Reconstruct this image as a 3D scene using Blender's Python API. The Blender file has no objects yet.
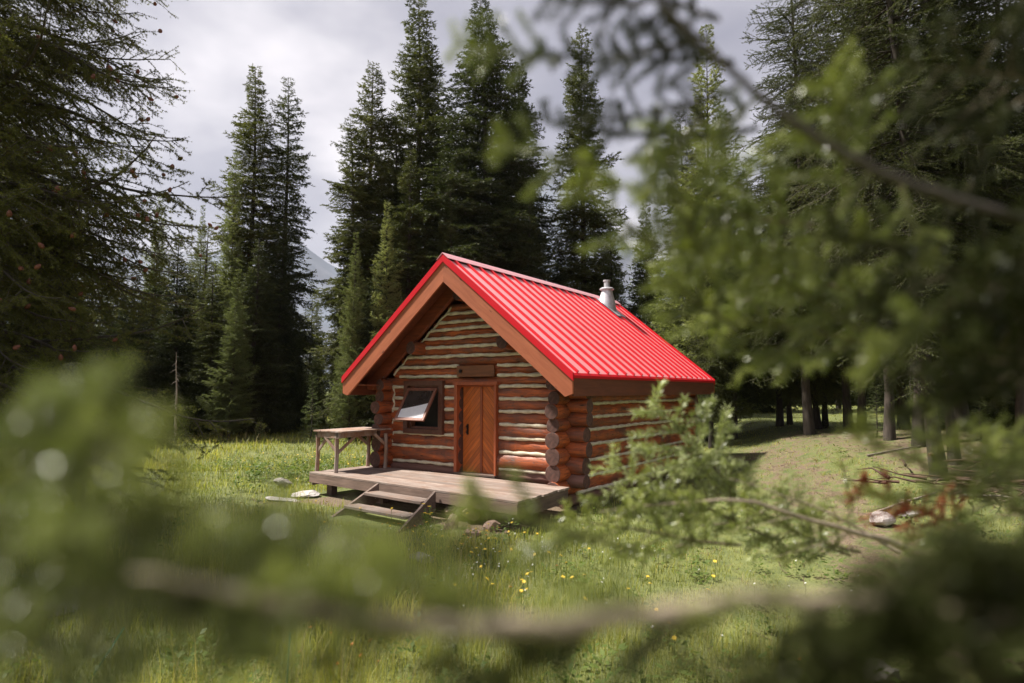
import bpy, math, random
import numpy as np
from mathutils import Vector, Matrix
R_ = math.radians
rng = np.random.default_rng(7)
random.seed(7)

# ------------------------------------------------------------------ scene, camera
sc = bpy.context.scene
COL = sc.collection
CAM = np.array([7.463, -8.614, 2.024]); YAW = 0.602; PITCH = 0.079; FPX = 620.0
_s, _c = math.sin(YAW), math.cos(YAW)
FWD = np.array([-_s, _c, 0.0]); RGT = np.array([_c, _s, 0.0]); UPV = np.array([0, 0, 1.0])

def ray(u, v):
    cp, sp = math.cos(PITCH), math.sin(PITCH)
    a, b = (u - 512) / FPX, (341.5 - v) / FPX
    fw = cp - b * sp; up = sp + b * cp
    return (RGT * a + FWD * fw + UPV * up) / fw        # forward component 1

def P(u, v, d):                                        # world point seen in direction (u, v) at forward distance d
    return CAM + ray(u, v) * d

def smooth(a, b, x):
    t = np.clip((x - a) / (b - a), 0, 1); return t * t * (3 - 2 * t)

def hgt(x, y):
    x = np.asarray(x, float); y = np.asarray(y, float)
    dx, dy = x - CAM[0], y - CAM[1]
    r = dx * RGT[0] + dy * RGT[1]; f = dx * FWD[0] + dy * FWD[1]
    D = np.hypot(dx, dy)
    h = 0.95 * smooth(3.2, 9.5, r) * smooth(3, 13, f)
    h = h + 0.32 * (1 - smooth(1.0, 5.5, D))
    h = h + 0.018 * np.clip(D - 24, 0, 60) + 0.0 * D
    n = (np.sin(x * .9 + 1.3) * np.sin(y * .8 + .4) * .05 + np.sin(x * 2.3 + y * 1.1) * .02 +
         np.sin(x * .31 - y * .37 + 2) * .07 + np.sin(y * 3.1 - x * 1.9) * .014)
    cab = np.clip(np.maximum(np.abs(x) - 3.0, np.maximum(-1.8 - y, y - 7.2)), 0, 3) / 3
    return h + n * (0.25 + 0.75 * cab)

def ground(u, d):
    p = CAM + ray(u, 341.5) * d
    return np.array([p[0], p[1], float(hgt(p[0], p[1]))])

cam_d = bpy.data.cameras.new('camera'); cam = bpy.data.objects.new('camera', cam_d); COL.objects.link(cam)
cam.location = CAM; cam.rotation_euler = (math.pi / 2 + PITCH, 0, YAW)
cam_d.sensor_width = 36; cam_d.lens = FPX / 1024 * 36
cam_d.clip_start = 0.02; cam_d.clip_end = 12000
cam_d.dof.use_dof = True; cam_d.dof.focus_distance = 12.0; cam_d.dof.aperture_fstop = 1.6
sc.camera = cam

# ------------------------------------------------------------------ materials
def mat(name):
    m = bpy.data.materials.new(name); m.use_nodes = True
    nt = m.node_tree; nt.nodes.clear()
    out = nt.nodes.new('ShaderNodeOutputMaterial'); b = nt.nodes.new('ShaderNodeBsdfPrincipled')
    nt.links.new(b.outputs[0], out.inputs[0])
    return m, nt, b, out

def N(nt, t, **kw):
    n = nt.nodes.new(t)
    for k, v in kw.items():
        if k.startswith('i_'): n.inputs[int(k[2:])].default_value = v
        else: setattr(n, k, v)
    return n

def ramp(nt, src, stops, interp='LINEAR'):
    r = nt.nodes.new('ShaderNodeValToRGB'); r.color_ramp.interpolation = interp
    el = r.color_ramp.elements
    while len(el) < len(stops): el.new(0.5)
    for e, (p, c) in zip(el, stops):
        e.position = p; e.color = (*c, 1) if len(c) == 3 else c
    nt.links.new(src, r.inputs[0]); return r.outputs[0]

def coord(nt, scale=(1, 1, 1), kind='Object', loc=(0, 0, 0)):
    t = nt.nodes.new('ShaderNodeTexCoord'); m = nt.nodes.new('ShaderNodeMapping')
    m.inputs['Scale'].default_value = scale; m.inputs['Location'].default_value = loc
    if kind == 'World':
        g = nt.nodes.new('ShaderNodeNewGeometry'); nt.links.new(g.outputs['Position'], m.inputs[0])
    else:
        nt.links.new(t.outputs[kind], m.inputs[0])
    return m.outputs[0]

def noise(nt, vec, scale, detail=4, rough=.6, dist=0.0):
    n = nt.nodes.new('ShaderNodeTexNoise'); n.inputs['Scale'].default_value = scale
    n.inputs['Detail'].default_value = detail; n.inputs['Roughness'].default_value = rough
    n.inputs['Distortion'].default_value = dist
    nt.links.new(vec, n.inputs['Vector']); return n.outputs['Fac']

def mix(nt, f, a, b, mode='MIX'):
    m = nt.nodes.new('ShaderNodeMix'); m.data_type = 'RGBA'; m.blend_type = mode
    for s, v in ((m.inputs[0], f), (m.inputs[6], a), (m.inputs[7], b)):
        if hasattr(v, 'links'): nt.links.new(v, s)
        else: s.default_value = v if not isinstance(v, tuple) else ((*v, 1) if len(v) == 3 else v)
    return m.outputs[2]

def math_(nt, op, a, b=0.0, c=None):
    m = nt.nodes.new('ShaderNodeMath'); m.operation = op
    for s, v in zip(m.inputs, (a, b) if c is None else (a, b, c)):
        if hasattr(v, 'links'): nt.links.new(v, s)
        else: s.default_value = v
    return m.outputs[0]

def bump(nt, b, h, strength=.4, dist=.01):
    n = nt.nodes.new('ShaderNodeBump'); n.inputs['Strength'].default_value = strength
    n.inputs['Distance'].default_value = dist
    nt.links.new(h, n.inputs['Height']); nt.links.new(n.outputs[0], b.inputs['Normal'])

def obj_random(nt):
    return nt.nodes.new('ShaderNodeObjectInfo').outputs['Random']

def wood(name, lo, hi, grain=(1, 12, 12), scale=3.0, rough=.6, weather=None, wamt=.5, knots=False, spec=.5, coat=0.0):
    m, nt, b, _ = mat(name)
    rnd = obj_random(nt)
    t = nt.nodes.new('ShaderNodeTexCoord')
    cx = nt.nodes.new('ShaderNodeCombineXYZ')
    off = math_(nt, 'MULTIPLY', rnd, 37.0)
    for i in range(3): nt.links.new(off, cx.inputs[i])
    va = nt.nodes.new('ShaderNodeVectorMath'); va.operation = 'ADD'
    nt.links.new(t.outputs['Object'], va.inputs[0]); nt.links.new(cx.outputs[0], va.inputs[1])
    mp = nt.nodes.new('ShaderNodeMapping'); mp.inputs['Scale'].default_value = grain
    nt.links.new(va.outputs[0], mp.inputs[0])
    g = noise(nt, mp.outputs[0], scale, 6, .65, .4)
    c = ramp(nt, g, [(.3, lo), (.7, hi)])
    hsv = nt.nodes.new('ShaderNodeHueSaturation')
    v = math_(nt, 'MULTIPLY_ADD', rnd, .55, .68); nt.links.new(v, hsv.inputs['Value']); nt.links.new(c, hsv.inputs['Color'])
    c = hsv.outputs[0]
    if weather:
        w = noise(nt, va.outputs[0], 2.2, 5, .7, .5)
        w2 = noise(nt, mp.outputs[0], 1.2, 3, .6)
        wm = ramp(nt, math_(nt, 'ADD', math_(nt, 'MULTIPLY', w, .6), math_(nt, 'MULTIPLY', w2, .4)),
                  [(.55 - wamt * .2, (0, 0, 0)), (.72 - wamt * .2, (1, 1, 1))])
        c = mix(nt, wm, c, weather)
    if knots:
        vo = nt.nodes.new('ShaderNodeTexVoronoi'); vo.inputs['Scale'].default_value = 1.0
        mk = nt.nodes.new('ShaderNodeMapping'); mk.inputs['Scale'].default_value = (2.2, 7, 7)
        nt.links.new(va.outputs[0], mk.inputs[0]); nt.links.new(mk.outputs[0], vo.inputs['Vector'])
        k = ramp(nt, vo.outputs['Distance'], [(.05, (1, 1, 1)), (.13, (0, 0, 0))])
        c = mix(nt, k, c, tuple(x * .25 for x in lo))
    nt.links.new(c, b.inputs['Base Color']); b.inputs['Roughness'].default_value = rough
    b.inputs['Specular IOR Level'].default_value = spec; b.inputs['Coat Weight'].default_value = coat
    b.inputs['Coat Roughness'].default_value = .35
    if knots and weather:
        mk2 = nt.nodes.new('ShaderNodeMapping'); mk2.inputs['Scale'].default_value = (.9, 14, 14); nt.links.new(va.outputs[0], mk2.inputs[0])
        ck = noise(nt, mk2.outputs[0], 1.6, 3, .5, .6)
        cr = ramp(nt, math_(nt, 'ABSOLUTE', math_(nt, 'SUBTRACT', ck, .5)), [(0, (1, 1, 1)), (.014, (0, 0, 0))])
        nt.links.new(mix(nt, cr, c, (.035, .014, .008)), b.inputs['Base Color'])
        bump(nt, b, math_(nt, 'SUBTRACT', g, cr), .6, .008)
        return m
    bump(nt, b, g, .5, .006)
    return m

M = {}
M['log'] = wood('stained_log', (.2, .04, .012), (.62, .155, .042), (1.1, 9, 9), 2.2, .5, (.15, .06, .04), .5, True, .5)
M['log_side'] = M['log']
M['sill_log'] = wood('weathered_sill_log', (.12, .055, .04), (.22, .11, .085), (1, 9, 9), 2.2, .75)
M['barge'] = wood('orange_barge_board', (.34, .085, .032), (.5, .145, .06), (1, 8, 8), 1.6, .55, None, 0, True)
M['fascia'] = wood('brown_fascia_board', (.11, .028, .014), (.2, .055, .026), (1, 8, 8), 2, .6)
M['soffit'] = wood('soffit_board', (.12, .03, .012), (.24, .06, .025), (1, 8, 8), 2, .6)
M['trim'] = wood('dark_brown_trim', (.07, .024, .014), (.13, .045, .026), (6, 1, 6), 2, .55)
M['sash'] = wood('sash_wood', (.14, .05, .03), (.24, .09, .055), (6, 6, 6), 2, .5)
M['doorframe'] = wood('door_frame_wood', (.24, .055, .02), (.4, .1, .035), (8, 8, 1), 2, .5)
M['plaque'] = wood('plaque_wood', (.13, .045, .015), (.26, .09, .03), (1, 8, 8), 2.4, .55)
M['deck'] = wood('weathered_deck_board', (.16, .115, .095), (.33, .26, .22), (1, 10, 10), 2.2, .8, (.2, .125, .09), .45)
M['rim'] = wood('weathered_rim_board', (.09, .058, .044), (.2, .135, .105), (1, 10, 10), 2.2, .8)
M['table'] = wood('table_wood', (.2, .095, .06), (.4, .25, .165), (6, 6, 2), 1.6, .75, (.33, .27, .235), .6)

# door leaves: diagonal planks
m, nt, b, _ = mat('chevron_door_planks')
t = nt.nodes.new('ShaderNodeTexCoord'); sp = nt.nodes.new('ShaderNodeSeparateXYZ'); nt.links.new(t.outputs['Object'], sp.inputs[0])
ax = math_(nt, 'ABSOLUTE', sp.outputs[0])
q = math_(nt, 'ADD', sp.outputs[2], math_(nt, 'MULTIPLY', ax, 1.1))
fr = math_(nt, 'FRACT', math_(nt, 'DIVIDE', q, .105)); fl = math_(nt, 'FLOOR', math_(nt, 'DIVIDE', q, .105))
line = ramp(nt, fr, [(.0, (1, 1, 1)), (.07, (0, 0, 0)), (.93, (0, 0, 0)), (1, (1, 1, 1))])
wn = nt.nodes.new('ShaderNodeTexWhiteNoise'); wn.noise_dimensions = '1D'; nt.links.new(fl, wn.inputs['W'])
cx = nt.nodes.new('ShaderNodeCombineXYZ')
nt.links.new(math_(nt, 'MULTIPLY', q, 22), cx.inputs[0]); nt.links.new(math_(nt, 'SUBTRACT', math_(nt, 'MULTIPLY', ax, 2), sp.outputs[2]), cx.inputs[1])
g = noise(nt, cx.outputs[0], 1.5, 5)
c = ramp(nt, g, [(.3, (.34, .075, .014)), (.7, (.62, .17, .032))])
hs = nt.nodes.new('ShaderNodeHueSaturation'); nt.links.new(c, hs.inputs['Color']); nt.links.new(math_(nt, 'MULTIPLY_ADD', wn.outputs['Value'], .4, .75), hs.inputs['Value'])
c = mix(nt, line, hs.outputs[0], (.1, .022, .006))
nt.links.new(c, b.inputs['Base Color']); b.inputs['Roughness'].default_value = .45
bump(nt, b, math_(nt, 'SUBTRACT', g, line), .5, .006)
M['door'] = m

m, nt, b, _ = mat('log_end_grain')
v = coord(nt, (6, 6, 6)); g = noise(nt, v, 3, 5)
nt.links.new(ramp(nt, g, [(.3, (.05, .022, .016)), (.7, (.13, .06, .045))]), b.inputs['Base Color']); b.inputs['Roughness'].default_value = .85
M['logend'] = m

m, nt, b, _ = mat('cream_chinking')
g = noise(nt, coord(nt), 9, 4)
nt.links.new(ramp(nt, g, [(.3, (.48, .42, .3)), (.7, (.74, .68, .53))]), b.inputs['Base Color']); b.inputs['Roughness'].default_value = .9
M['chink'] = m

m, nt, b, _ = mat('red_metal_painted_sheen')  # pale pink base carries the sky's sheen in its colour; streaks are dirt
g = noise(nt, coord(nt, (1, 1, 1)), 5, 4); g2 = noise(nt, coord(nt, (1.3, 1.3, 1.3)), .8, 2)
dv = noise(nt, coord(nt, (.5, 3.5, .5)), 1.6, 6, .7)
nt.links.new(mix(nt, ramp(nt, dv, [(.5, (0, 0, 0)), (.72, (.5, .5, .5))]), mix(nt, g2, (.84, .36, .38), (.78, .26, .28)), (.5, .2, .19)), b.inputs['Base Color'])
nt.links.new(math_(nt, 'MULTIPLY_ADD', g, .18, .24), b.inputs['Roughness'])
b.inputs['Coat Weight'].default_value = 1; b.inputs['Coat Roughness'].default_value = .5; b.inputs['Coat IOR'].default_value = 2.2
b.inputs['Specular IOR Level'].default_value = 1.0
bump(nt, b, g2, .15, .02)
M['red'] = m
m, nt, b, _ = mat('red_metal_trim')
g = noise(nt, coord(nt), 3, 4)
nt.links.new(mix(nt, g, (.6, .008, .018), (.5, .006, .014)), b.inputs['Base Color']); b.inputs['Roughness'].default_value = .42
b.inputs['Specular IOR Level'].default_value = .35
M['redtrim'] = m

def simple(name, c1, c2, scale=6, rough=.6, metal=0.0, bs=.3, kind='Object', spec=.5):
    m, nt, b, _ = mat(name)
    g = noise(nt, coord(nt, kind=kind), scale, 6, .65)
    nt.links.new(ramp(nt, g, [(.3, c1), (.7, c2)]), b.inputs['Base Color'])
    b.inputs['Roughness'].default_value = rough; b.inputs['Metallic'].default_value = metal
    b.inputs['Specular IOR Level'].default_value = spec
    if bs: bump(nt, b, g, bs, .01)
    return m
M['galv'] = simple('galvanised_metal', (.5, .48, .5), (.72, .7, .72), 14, .42, .55, .05)
M['iron'] = simple('black_iron', (.015, .012, .012), (.04, .03, .03), 14, .5, .6, .1)
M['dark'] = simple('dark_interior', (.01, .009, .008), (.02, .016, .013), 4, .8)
M['stone_red'] = simple('reddish_fieldstone', (.16, .1, .08), (.34, .22, .17), 5, .85, 0, .8)
M['stone_pale'] = simple('pale_fieldstone', (.26, .23, .21), (.56, .52, .5), 4, .85, 0, .8)
M['stone_grey'] = simple('grey_lichened_stone', (.13, .11, .1), (.36, .33, .3), 6, .9, 0, 1)
M['bark'] = wood('conifer_bark', (.022, .017, .013), (.075, .058, .045), (9, 9, 1.6), 2.2, .95)
M['bark_pale'] = wood('pale_larch_bark', (.1, .085, .075), (.26, .23, .205), (9, 9, 1.6), 2.2, .95)
M['bark_dead'] = wood('dead_wood', (.14, .11, .09), (.3, .25, .21), (9, 9, 1.6), 2.2, .95)
M['twig'] = simple('twig_bark', (.055, .04, .026), (.17, .125, .08), 40, .75, 0, .4)
M['twig_pale'] = simple('lichened_twig_bark', (.13, .1, .07), (.4, .32, .23), 60, .7, 0, .4)
M['twig_dark'] = simple('dark_twig_bark', (.03, .024, .02), (.08, .062, .05), 40, .8, 0, .4)
M['cone'] = simple('larch_cone', (.09, .028, .016), (.2, .07, .04), 60, .7, 0, .3)
M['rope'] = simple('teal_cord', (.02, .18, .12), (.05, .3, .2), 30, .6, 0, 0)
M['stick'] = simple('dry_brushwood', (.03, .018, .012), (.12, .06, .04), 6, .9, 0, .3, 'World')

def foliage(name, lo, hi, rough=.5, trans=.3, scale=1.2, spec=.15, tip=None, hue=True):
    m, nt, b, out = mat(name)
    g = noise(nt, coord(nt, kind='World'), scale, 4, .7)
    c = ramp(nt, g, [(.35, lo), (.65, hi)])
    if hue:
        hs = nt.nodes.new('ShaderNodeHueSaturation'); r = obj_random(nt)
        nt.links.new(c, hs.inputs['Color']); nt.links.new(math_(nt, 'MULTIPLY_ADD', r, .5, .75), hs.inputs['Value'])
        nt.links.new(math_(nt, 'MULTIPLY_ADD', r, -.02, .51), hs.inputs['Hue']); c = hs.outputs[0]
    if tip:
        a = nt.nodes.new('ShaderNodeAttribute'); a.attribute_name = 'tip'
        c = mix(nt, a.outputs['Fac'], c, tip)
    nt.links.new(c, b.inputs['Base Color']); b.inputs['Roughness'].default_value = rough
    b.inputs['Specular IOR Level'].default_value = spec
    if trans:
        tr = nt.nodes.new('ShaderNodeBsdfTranslucent'); mx = nt.nodes.new('ShaderNodeMixShader'); mx.inputs[0].default_value = trans
        nt.links.new(mix(nt, .5, c, mix(nt, 1.0, c, (1.6, 1.8, .6), 'MULTIPLY')), tr.inputs[0])
        nt.links.new(b.outputs[0], mx.inputs[1]); nt.links.new(tr.outputs[0], mx.inputs[2]); nt.links.new(mx.outputs[0], out.inputs[0])
    return m
M['spruce'] = foliage('spruce_needles', (.042, .048, .015), (.125, .13, .042))
M['spruce_dark'] = foliage('dark_fir_needles', (.026, .033, .012), (.074, .083, .03))
M['larch'] = foliage('larch_needles', (.11, .125, .045), (.21, .225, .095), trans=.4)
M['sapling'] = foliage('young_fir_needles', (.09, .12, .045), (.2, .23, .1), trans=.35)
M['nearlarch'] = foliage('near_conifer_needles', (.065, .07, .019), (.17, .17, .05), trans=.35, scale=2)
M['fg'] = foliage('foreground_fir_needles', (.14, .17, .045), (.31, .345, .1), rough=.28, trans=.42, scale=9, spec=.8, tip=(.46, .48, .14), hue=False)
M['fg_dark'] = foliage('shade_coloured_fir_needles', (.022, .027, .008), (.055, .064, .017), rough=.34, trans=.4, scale=9, spec=.18, tip=(.085, .1, .03), hue=False)  # foreground needles again, with shade put into a darker colour
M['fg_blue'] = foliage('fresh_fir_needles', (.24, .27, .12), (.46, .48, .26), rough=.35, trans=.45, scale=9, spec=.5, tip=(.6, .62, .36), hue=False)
M['rust'] = foliage('dead_red_needles', (.16, .03, .015), (.34, .08, .035), trans=.3, scale=9)
M['far_wood'] = foliage('far_forest', (.03, .04, .018), (.07, .09, .035), trans=0, scale=.3)

# grass blades carry their own colour and ground a mixed soil
m, nt, b, out = mat('meadow_grass')
a = nt.nodes.new('ShaderNodeAttribute'); a.attribute_name = 'tint'
c = ramp(nt, a.outputs['Fac'], [(0, (.05, .072, .014)), (.35, (.185, .205, .04)), (.7, (.36, .345, .09)), (.9, (.42, .4, .16)), (1, (.4, .32, .17))])
nt.links.new(c, b.inputs['Base Color']); b.inputs['Roughness'].default_value = .5; b.inputs['Specular IOR Level'].default_value = .3
tr = nt.nodes.new('ShaderNodeBsdfTranslucent'); mx = nt.nodes.new('ShaderNodeMixShader'); mx.inputs[0].default_value = .42
nt.links.new(mix(nt, 1.0, c, (1.5, 1.55, .7), 'MULTIPLY'), tr.inputs[0]); nt.links.new(b.outputs[0], mx.inputs[1]); nt.links.new(tr.outputs[0], mx.inputs[2]); nt.links.new(mx.outputs[0], out.inputs[0])
M['grass'] = m

m, nt, b, _ = mat('forest_ground')
vw = coord(nt, kind='World')
g1 = noise(nt, vw, .35, 5, .6); g2 = noise(nt, vw, 4, 6, .7); g3 = noise(nt, vw, 30, 3, .7)
green = ramp(nt, g2, [(.3, (.06, .08, .02)), (.7, (.17, .18, .05))])
soil = ramp(nt, g3, [(.3, (.06, .04, .024)), (.7, (.21, .15, .095))])
at = nt.nodes.new('ShaderNodeAttribute'); at.attribute_name = 'bare'
f = ramp(nt, math_(nt, 'ADD', at.outputs['Fac'], math_(nt, 'MULTIPLY', math_(nt, 'SUBTRACT', g2, .5), 1.3)), [(.42, (0, 0, 0)), (.62, (1, 1, 1))])
nt.links.new(mix(nt, f, green, soil), b.inputs['Base Color']); b.inputs['Roughness'].default_value = .95
bump(nt, b, g3, .8, .03)
M['ground'] = m

m, nt, b, _ = mat('mountain_rock')
vw = coord(nt, kind='World')
g1 = noise(nt, vw, .006, 8, .65); g2 = noise(nt, vw, .02, 6, .7)
nt.links.new(mix(nt, g2, ramp(nt, g1, [(.42, (.075, .1, .13)), (.6, (.2, .2, .225))]), (.13, .15, .19)), b.inputs['Base Color'])
b.inputs['Roughness'].default_value = 1
M['mountain'] = m

m, nt, b, _ = mat('window_glass')
b.inputs['Base Color'].default_value = (.025, .025, .028, 1); b.inputs['Roughness'].default_value = .06; b.inputs['Specular IOR Level'].default_value = .9
g = noise(nt, coord(nt), 3, 3); nt.links.new(ramp(nt, g, [(.3, (.03, .024, .02)), (.7, (.05, .042, .038))]), b.inputs['Base Color'])
M['glass'] = m
M['white_panel'] = simple('plain_white', (.74, .72, .76), (.82, .8, .83), 8, .5, 0, .05)
M['petal_y'] = simple('yellow_petals', (.6, .4, .02), (.75, .5, .04), 8, .6, 0, 0)
M['petal_o'] = simple('orange_petals', (.55, .17, .02), (.7, .26, .04), 8, .6, 0, 0)
M['petal_w'] = simple('white_petals', (.6, .6, .52), (.75, .75, .68), 8, .6, 0, 0)
M['herb'] = foliage('broad_herb_leaves', (.06, .1, .02), (.15, .19, .05), trans=.35, scale=3)

# ------------------------------------------------------------------ mesh building
class MB:
    def __init__(s): s.V = []; s.F = []; s.n = 0; s.A = []
    def add(s, V, F, mi=0, a=None, smooth=False):
        V = np.asarray(V, float).reshape(-1, 3); F = np.asarray(F, int)
        s.V.append(V); s.F.append((F + s.n, mi, smooth)); s.n += len(V)
        s.A.append(np.zeros(len(V)) if a is None else np.broadcast_to(np.asarray(a, float), (len(V),)))
        return s
    def merge(s, o, M4=None):
        V = np.concatenate(o.V)
        if M4 is not None: V = V @ M4[:3, :3].T + M4[:3, 3]
        s.V.append(V); s.A.append(np.concatenate(o.A))
        for F, mi, sm in o.F: s.F.append((F + s.n, mi, sm))
        s.n += len(V)
    def mesh(s, name, mats, attr=None):
        me = bpy.data.meshes.new(name)
        V = np.concatenate(s.V); me.vertices.add(len(V)); me.vertices.foreach_set('co', V.ravel())
        idx = []; tot = []; mis = []; sms = []
        for F, mi, sm in s.F:
            if len(F) == 0: continue
            idx.append(F.ravel()); tot.append(np.full(len(F), F.shape[1])); mis.append(np.full(len(F), mi)); sms.append(np.full(len(F), sm))
        idx = np.concatenate(idx); tot = np.concatenate(tot)
        me.loops.add(len(idx)); me.loops.foreach_set('vertex_index', idx)
        me.polygons.add(len(tot)); me.polygons.foreach_set('loop_start', np.concatenate([[0], np.cumsum(tot)[:-1]]))
        me.polygons.foreach_set('material_index', np.concatenate(mis)); me.polygons.foreach_set('use_smooth', np.concatenate(sms))
        if attr:
            at = me.attributes.new(attr, 'FLOAT', 'POINT'); at.data.foreach_set('value', np.concatenate(s.A))
        for m in mats: me.materials.append(m)
        me.update(calc_edges=True); me.validate()
        return me

def tag(o, label=None, cat=None, group=None, kind=None):
    if label: o['label'] = label
    if cat: o['category'] = cat
    if group: o['group'] = group
    if kind: o['kind'] = kind
    return o

def obj(name, mb, mats, parent=None, loc=(0, 0, 0), rot=None, attr=None, bevel=0):
    mats = [M[k] if isinstance(k, str) else k for k in (mats if isinstance(mats, (list, tuple)) else [mats])]
    me = mb.mesh(name, mats, attr) if isinstance(mb, MB) else mb
    o = bpy.data.objects.new(name, me); COL.objects.link(o); o.location = loc
    if rot is not None: o.rotation_euler = rot
    if parent: o.parent = parent
    if bevel:
        bv = o.modifiers.new('bevel', 'BEVEL'); bv.width = bevel; bv.segments = 2; bv.limit_method = 'ANGLE'
    return o

def empty(name, loc, label, cat, group=None, rotz=0):
    o = bpy.data.objects.new(name, None); COL.objects.link(o); o.location = loc; o.rotation_euler = (0, 0, rotz)
    o.empty_display_size = .3
    return tag(o, label, cat, group)

BOXF = np.array([[0, 1, 3, 2], [4, 6, 7, 5], [0, 4, 5, 1], [2, 3, 7, 6], [0, 2, 6, 4], [1, 5, 7, 3]])
def box(mb, c, size, Rm=None, mi=0):
    s = np.array(size) / 2
    V = np.array([[x, y, z] for x in (-1, 1) for y in (-1, 1) for z in (-1, 1)]) * s
    if Rm is not None: V = V @ np.array(Rm).T
    mb.add(V + np.array(c), BOXF, mi)
    return mb

def frame_from(d):
    d = np.array(d, float); d = d / np.linalg.norm(d)
    a = np.array([0, 0, 1.0]) if abs(d[2]) < .9 else np.array([0, 1.0, 0])
    s = np.cross(a, d); s /= np.linalg.norm(s); u = np.cross(d, s)
    return d, s, u

def tube(mb, pts, rad, n=6, mi=0, cap=True, a=None, smooth=True):
    pts = np.asarray(pts, float); k = len(pts); rad = np.broadcast_to(np.asarray(rad, float), (k,))
    T = np.gradient(pts, axis=0); T /= np.linalg.norm(T, axis=1)[:, None] + 1e-12
    ref = np.array([0, 0, 1.0]) if abs(T[:, 2]).mean() < .85 else np.array([0, 1.0, 0])
    S = np.cross(ref, T); S /= np.linalg.norm(S, axis=1)[:, None] + 1e-12; U = np.cross(T, S)
    an = np.arange(n) * 2 * math.pi / n
    V = pts[:, None] + rad[:, None, None] * (np.cos(an)[None, :, None] * S[:, None] + np.sin(an)[None, :, None] * U[:, None])
    i = np.arange(k - 1)[:, None] * n; j = np.arange(n)[None]; j2 = (j + 1) % n
    F = np.stack([i + j, i + j2, i + n + j2, i + n + j], -1).reshape(-1, 4)
    mb.add(V.reshape(-1, 3), F, mi, a, smooth)
    if cap:
        mb.add(V[0], [list(range(n))[::-1]], mi, a if np.isscalar(a) else None); mb.add(V[-1], [list(range(n))], mi, a if np.isscalar(a) else None)
    return mb

def prism(mb, poly, axis, lo, hi, mi=0):       # polygon (a,b) extruded along axis 'x' or 'y'
    poly = np.asarray(poly, float); n = len(poly)
    def pt(v): return np.array([[v, p[0], p[1]] if axis == 'x' else [p[0], v, p[1]] for p in poly])
    mb.add(np.concatenate([pt(lo), pt(hi)]), [[i, (i + 1) % n, n + (i + 1) % n, n + i] for i in range(n)], mi)
    mb.add(pt(lo), [list(range(n))[::-1]], mi); mb.add(pt(hi), [list(range(n))], mi)
    return mb

def beam(mb, a, b_, w, h, mi=0):
    a = np.array(a, float); b_ = np.array(b_, float)
    d, s, u = frame_from(b_ - a)
    Rm = np.stack([d, s, u], 1)
    return box(mb, (a + b_) / 2, (np.linalg.norm(b_ - a), w, h), Rm, mi)

# ------------------------------------------------------------------ ground
g1 = np.sinh(np.linspace(-1, 1, 321) * 7.2) / math.sinh(7.2) * 4200
gx = CAM[0] - 3 + g1; gy = CAM[1] + 8 + g1
X, Y = np.meshgrid(gx, gy, indexing='ij')
Z = hgt(X, Y)
dx, dy = X - CAM[0], Y - CAM[1]; rr = dx * RGT[0] + dy * RGT[1]; ff = dx * FWD[0] + dy * FWD[1]
def bare_at(x, y):
    dx, dy = x - CAM[0], y - CAM[1]; r = dx * RGT[0] + dy * RGT[1]; f = dx * FWD[0] + dy * FWD[1]
    trail = np.exp(-((r - (2.6 + .24 * f)) / (1.0 + .05 * f)) ** 2) * smooth(3, 6, f) * (1 - smooth(16, 20, f)) * .57
    wood_r = smooth(5.2, 7.0, r - .04 * f) * smooth(4, 7, f) * .55 * (1 - smooth(17, 22, f))
    steps = np.exp(-((x - .7) / 1.1) ** 2 - ((y + 2.65) / .6) ** 2) * .85
    path = np.exp(-((x + 2.2 - (y + 1.2) * .4) / .9) ** 2 - ((y + 1.7) / .5) ** 2) * .6
    under = ((np.abs(x) < 2.3) & (y > -1.25) & (y < 7)) * 1.0
    far = smooth(24, 30, f) * smooth(-6, -12, -np.abs(r)) * .0
    return np.clip(np.maximum.reduce([trail, wood_r, steps, path, under, far]), 0, 1)
mb = MB(); n = len(gx)
ii = (np.arange(n - 1)[:, None] * n + np.arange(n - 1)[None]).ravel()
mb.add(np.stack([X, Y, Z], -1).reshape(-1, 3), np.stack([ii, ii + n, ii + n + 1, ii + 1], -1), 0, bare_at(X, Y).ravel(), True)
tag(obj('ground', mb, 'ground', attr='bare'), kind='structure')

# mountain range far behind the trees
az = np.linspace(-1.35, 1.35, 180); tt = np.linspace(0, 1, 40)
Am, Tm = np.meshgrid(az, tt, indexing='ij')
ridge = 330 + 60 * np.sin(Am * 3.1 + 2.1) + 35 * np.sin(Am * 9 + .5) + 16 * np.sin(Am * 23 + 1) + 8 * np.sin(Am * 51)
a0 = math.atan2(303 - 512, FPX)
ridge = ridge + 105 * np.exp(-((Am - a0 + .035) / .07) ** 2) + 300 * np.exp(-((Am - .07) / .11) ** 2)
zz = ridge * Tm ** 1.15 + (np.sin(Am * 60 + Tm * 9) * 9 + np.sin(Am * 131 + Tm * 23) * 4 + np.sin(Am * 29 - Tm * 31) * 7) * Tm * (1 - Tm) * 3
dist = 1300 + Tm * 700
Pm = CAM[None, None, :2] + (np.sin(Am)[..., None] * RGT[:2] + np.cos(Am)[..., None] * FWD[:2]) * dist[..., None]
mb = MB(); n = len(tt); ii = (np.arange(len(az) - 1)[:, None] * n + np.arange(n - 1)[None]).ravel()
mb.add(np.concatenate([Pm, zz[..., None]], -1).reshape(-1, 3), np.stack([ii, ii + n, ii + n + 1, ii + 1], -1), 0, None, True)
tag(obj('mountain', mb, 'mountain'), kind='structure')

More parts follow.
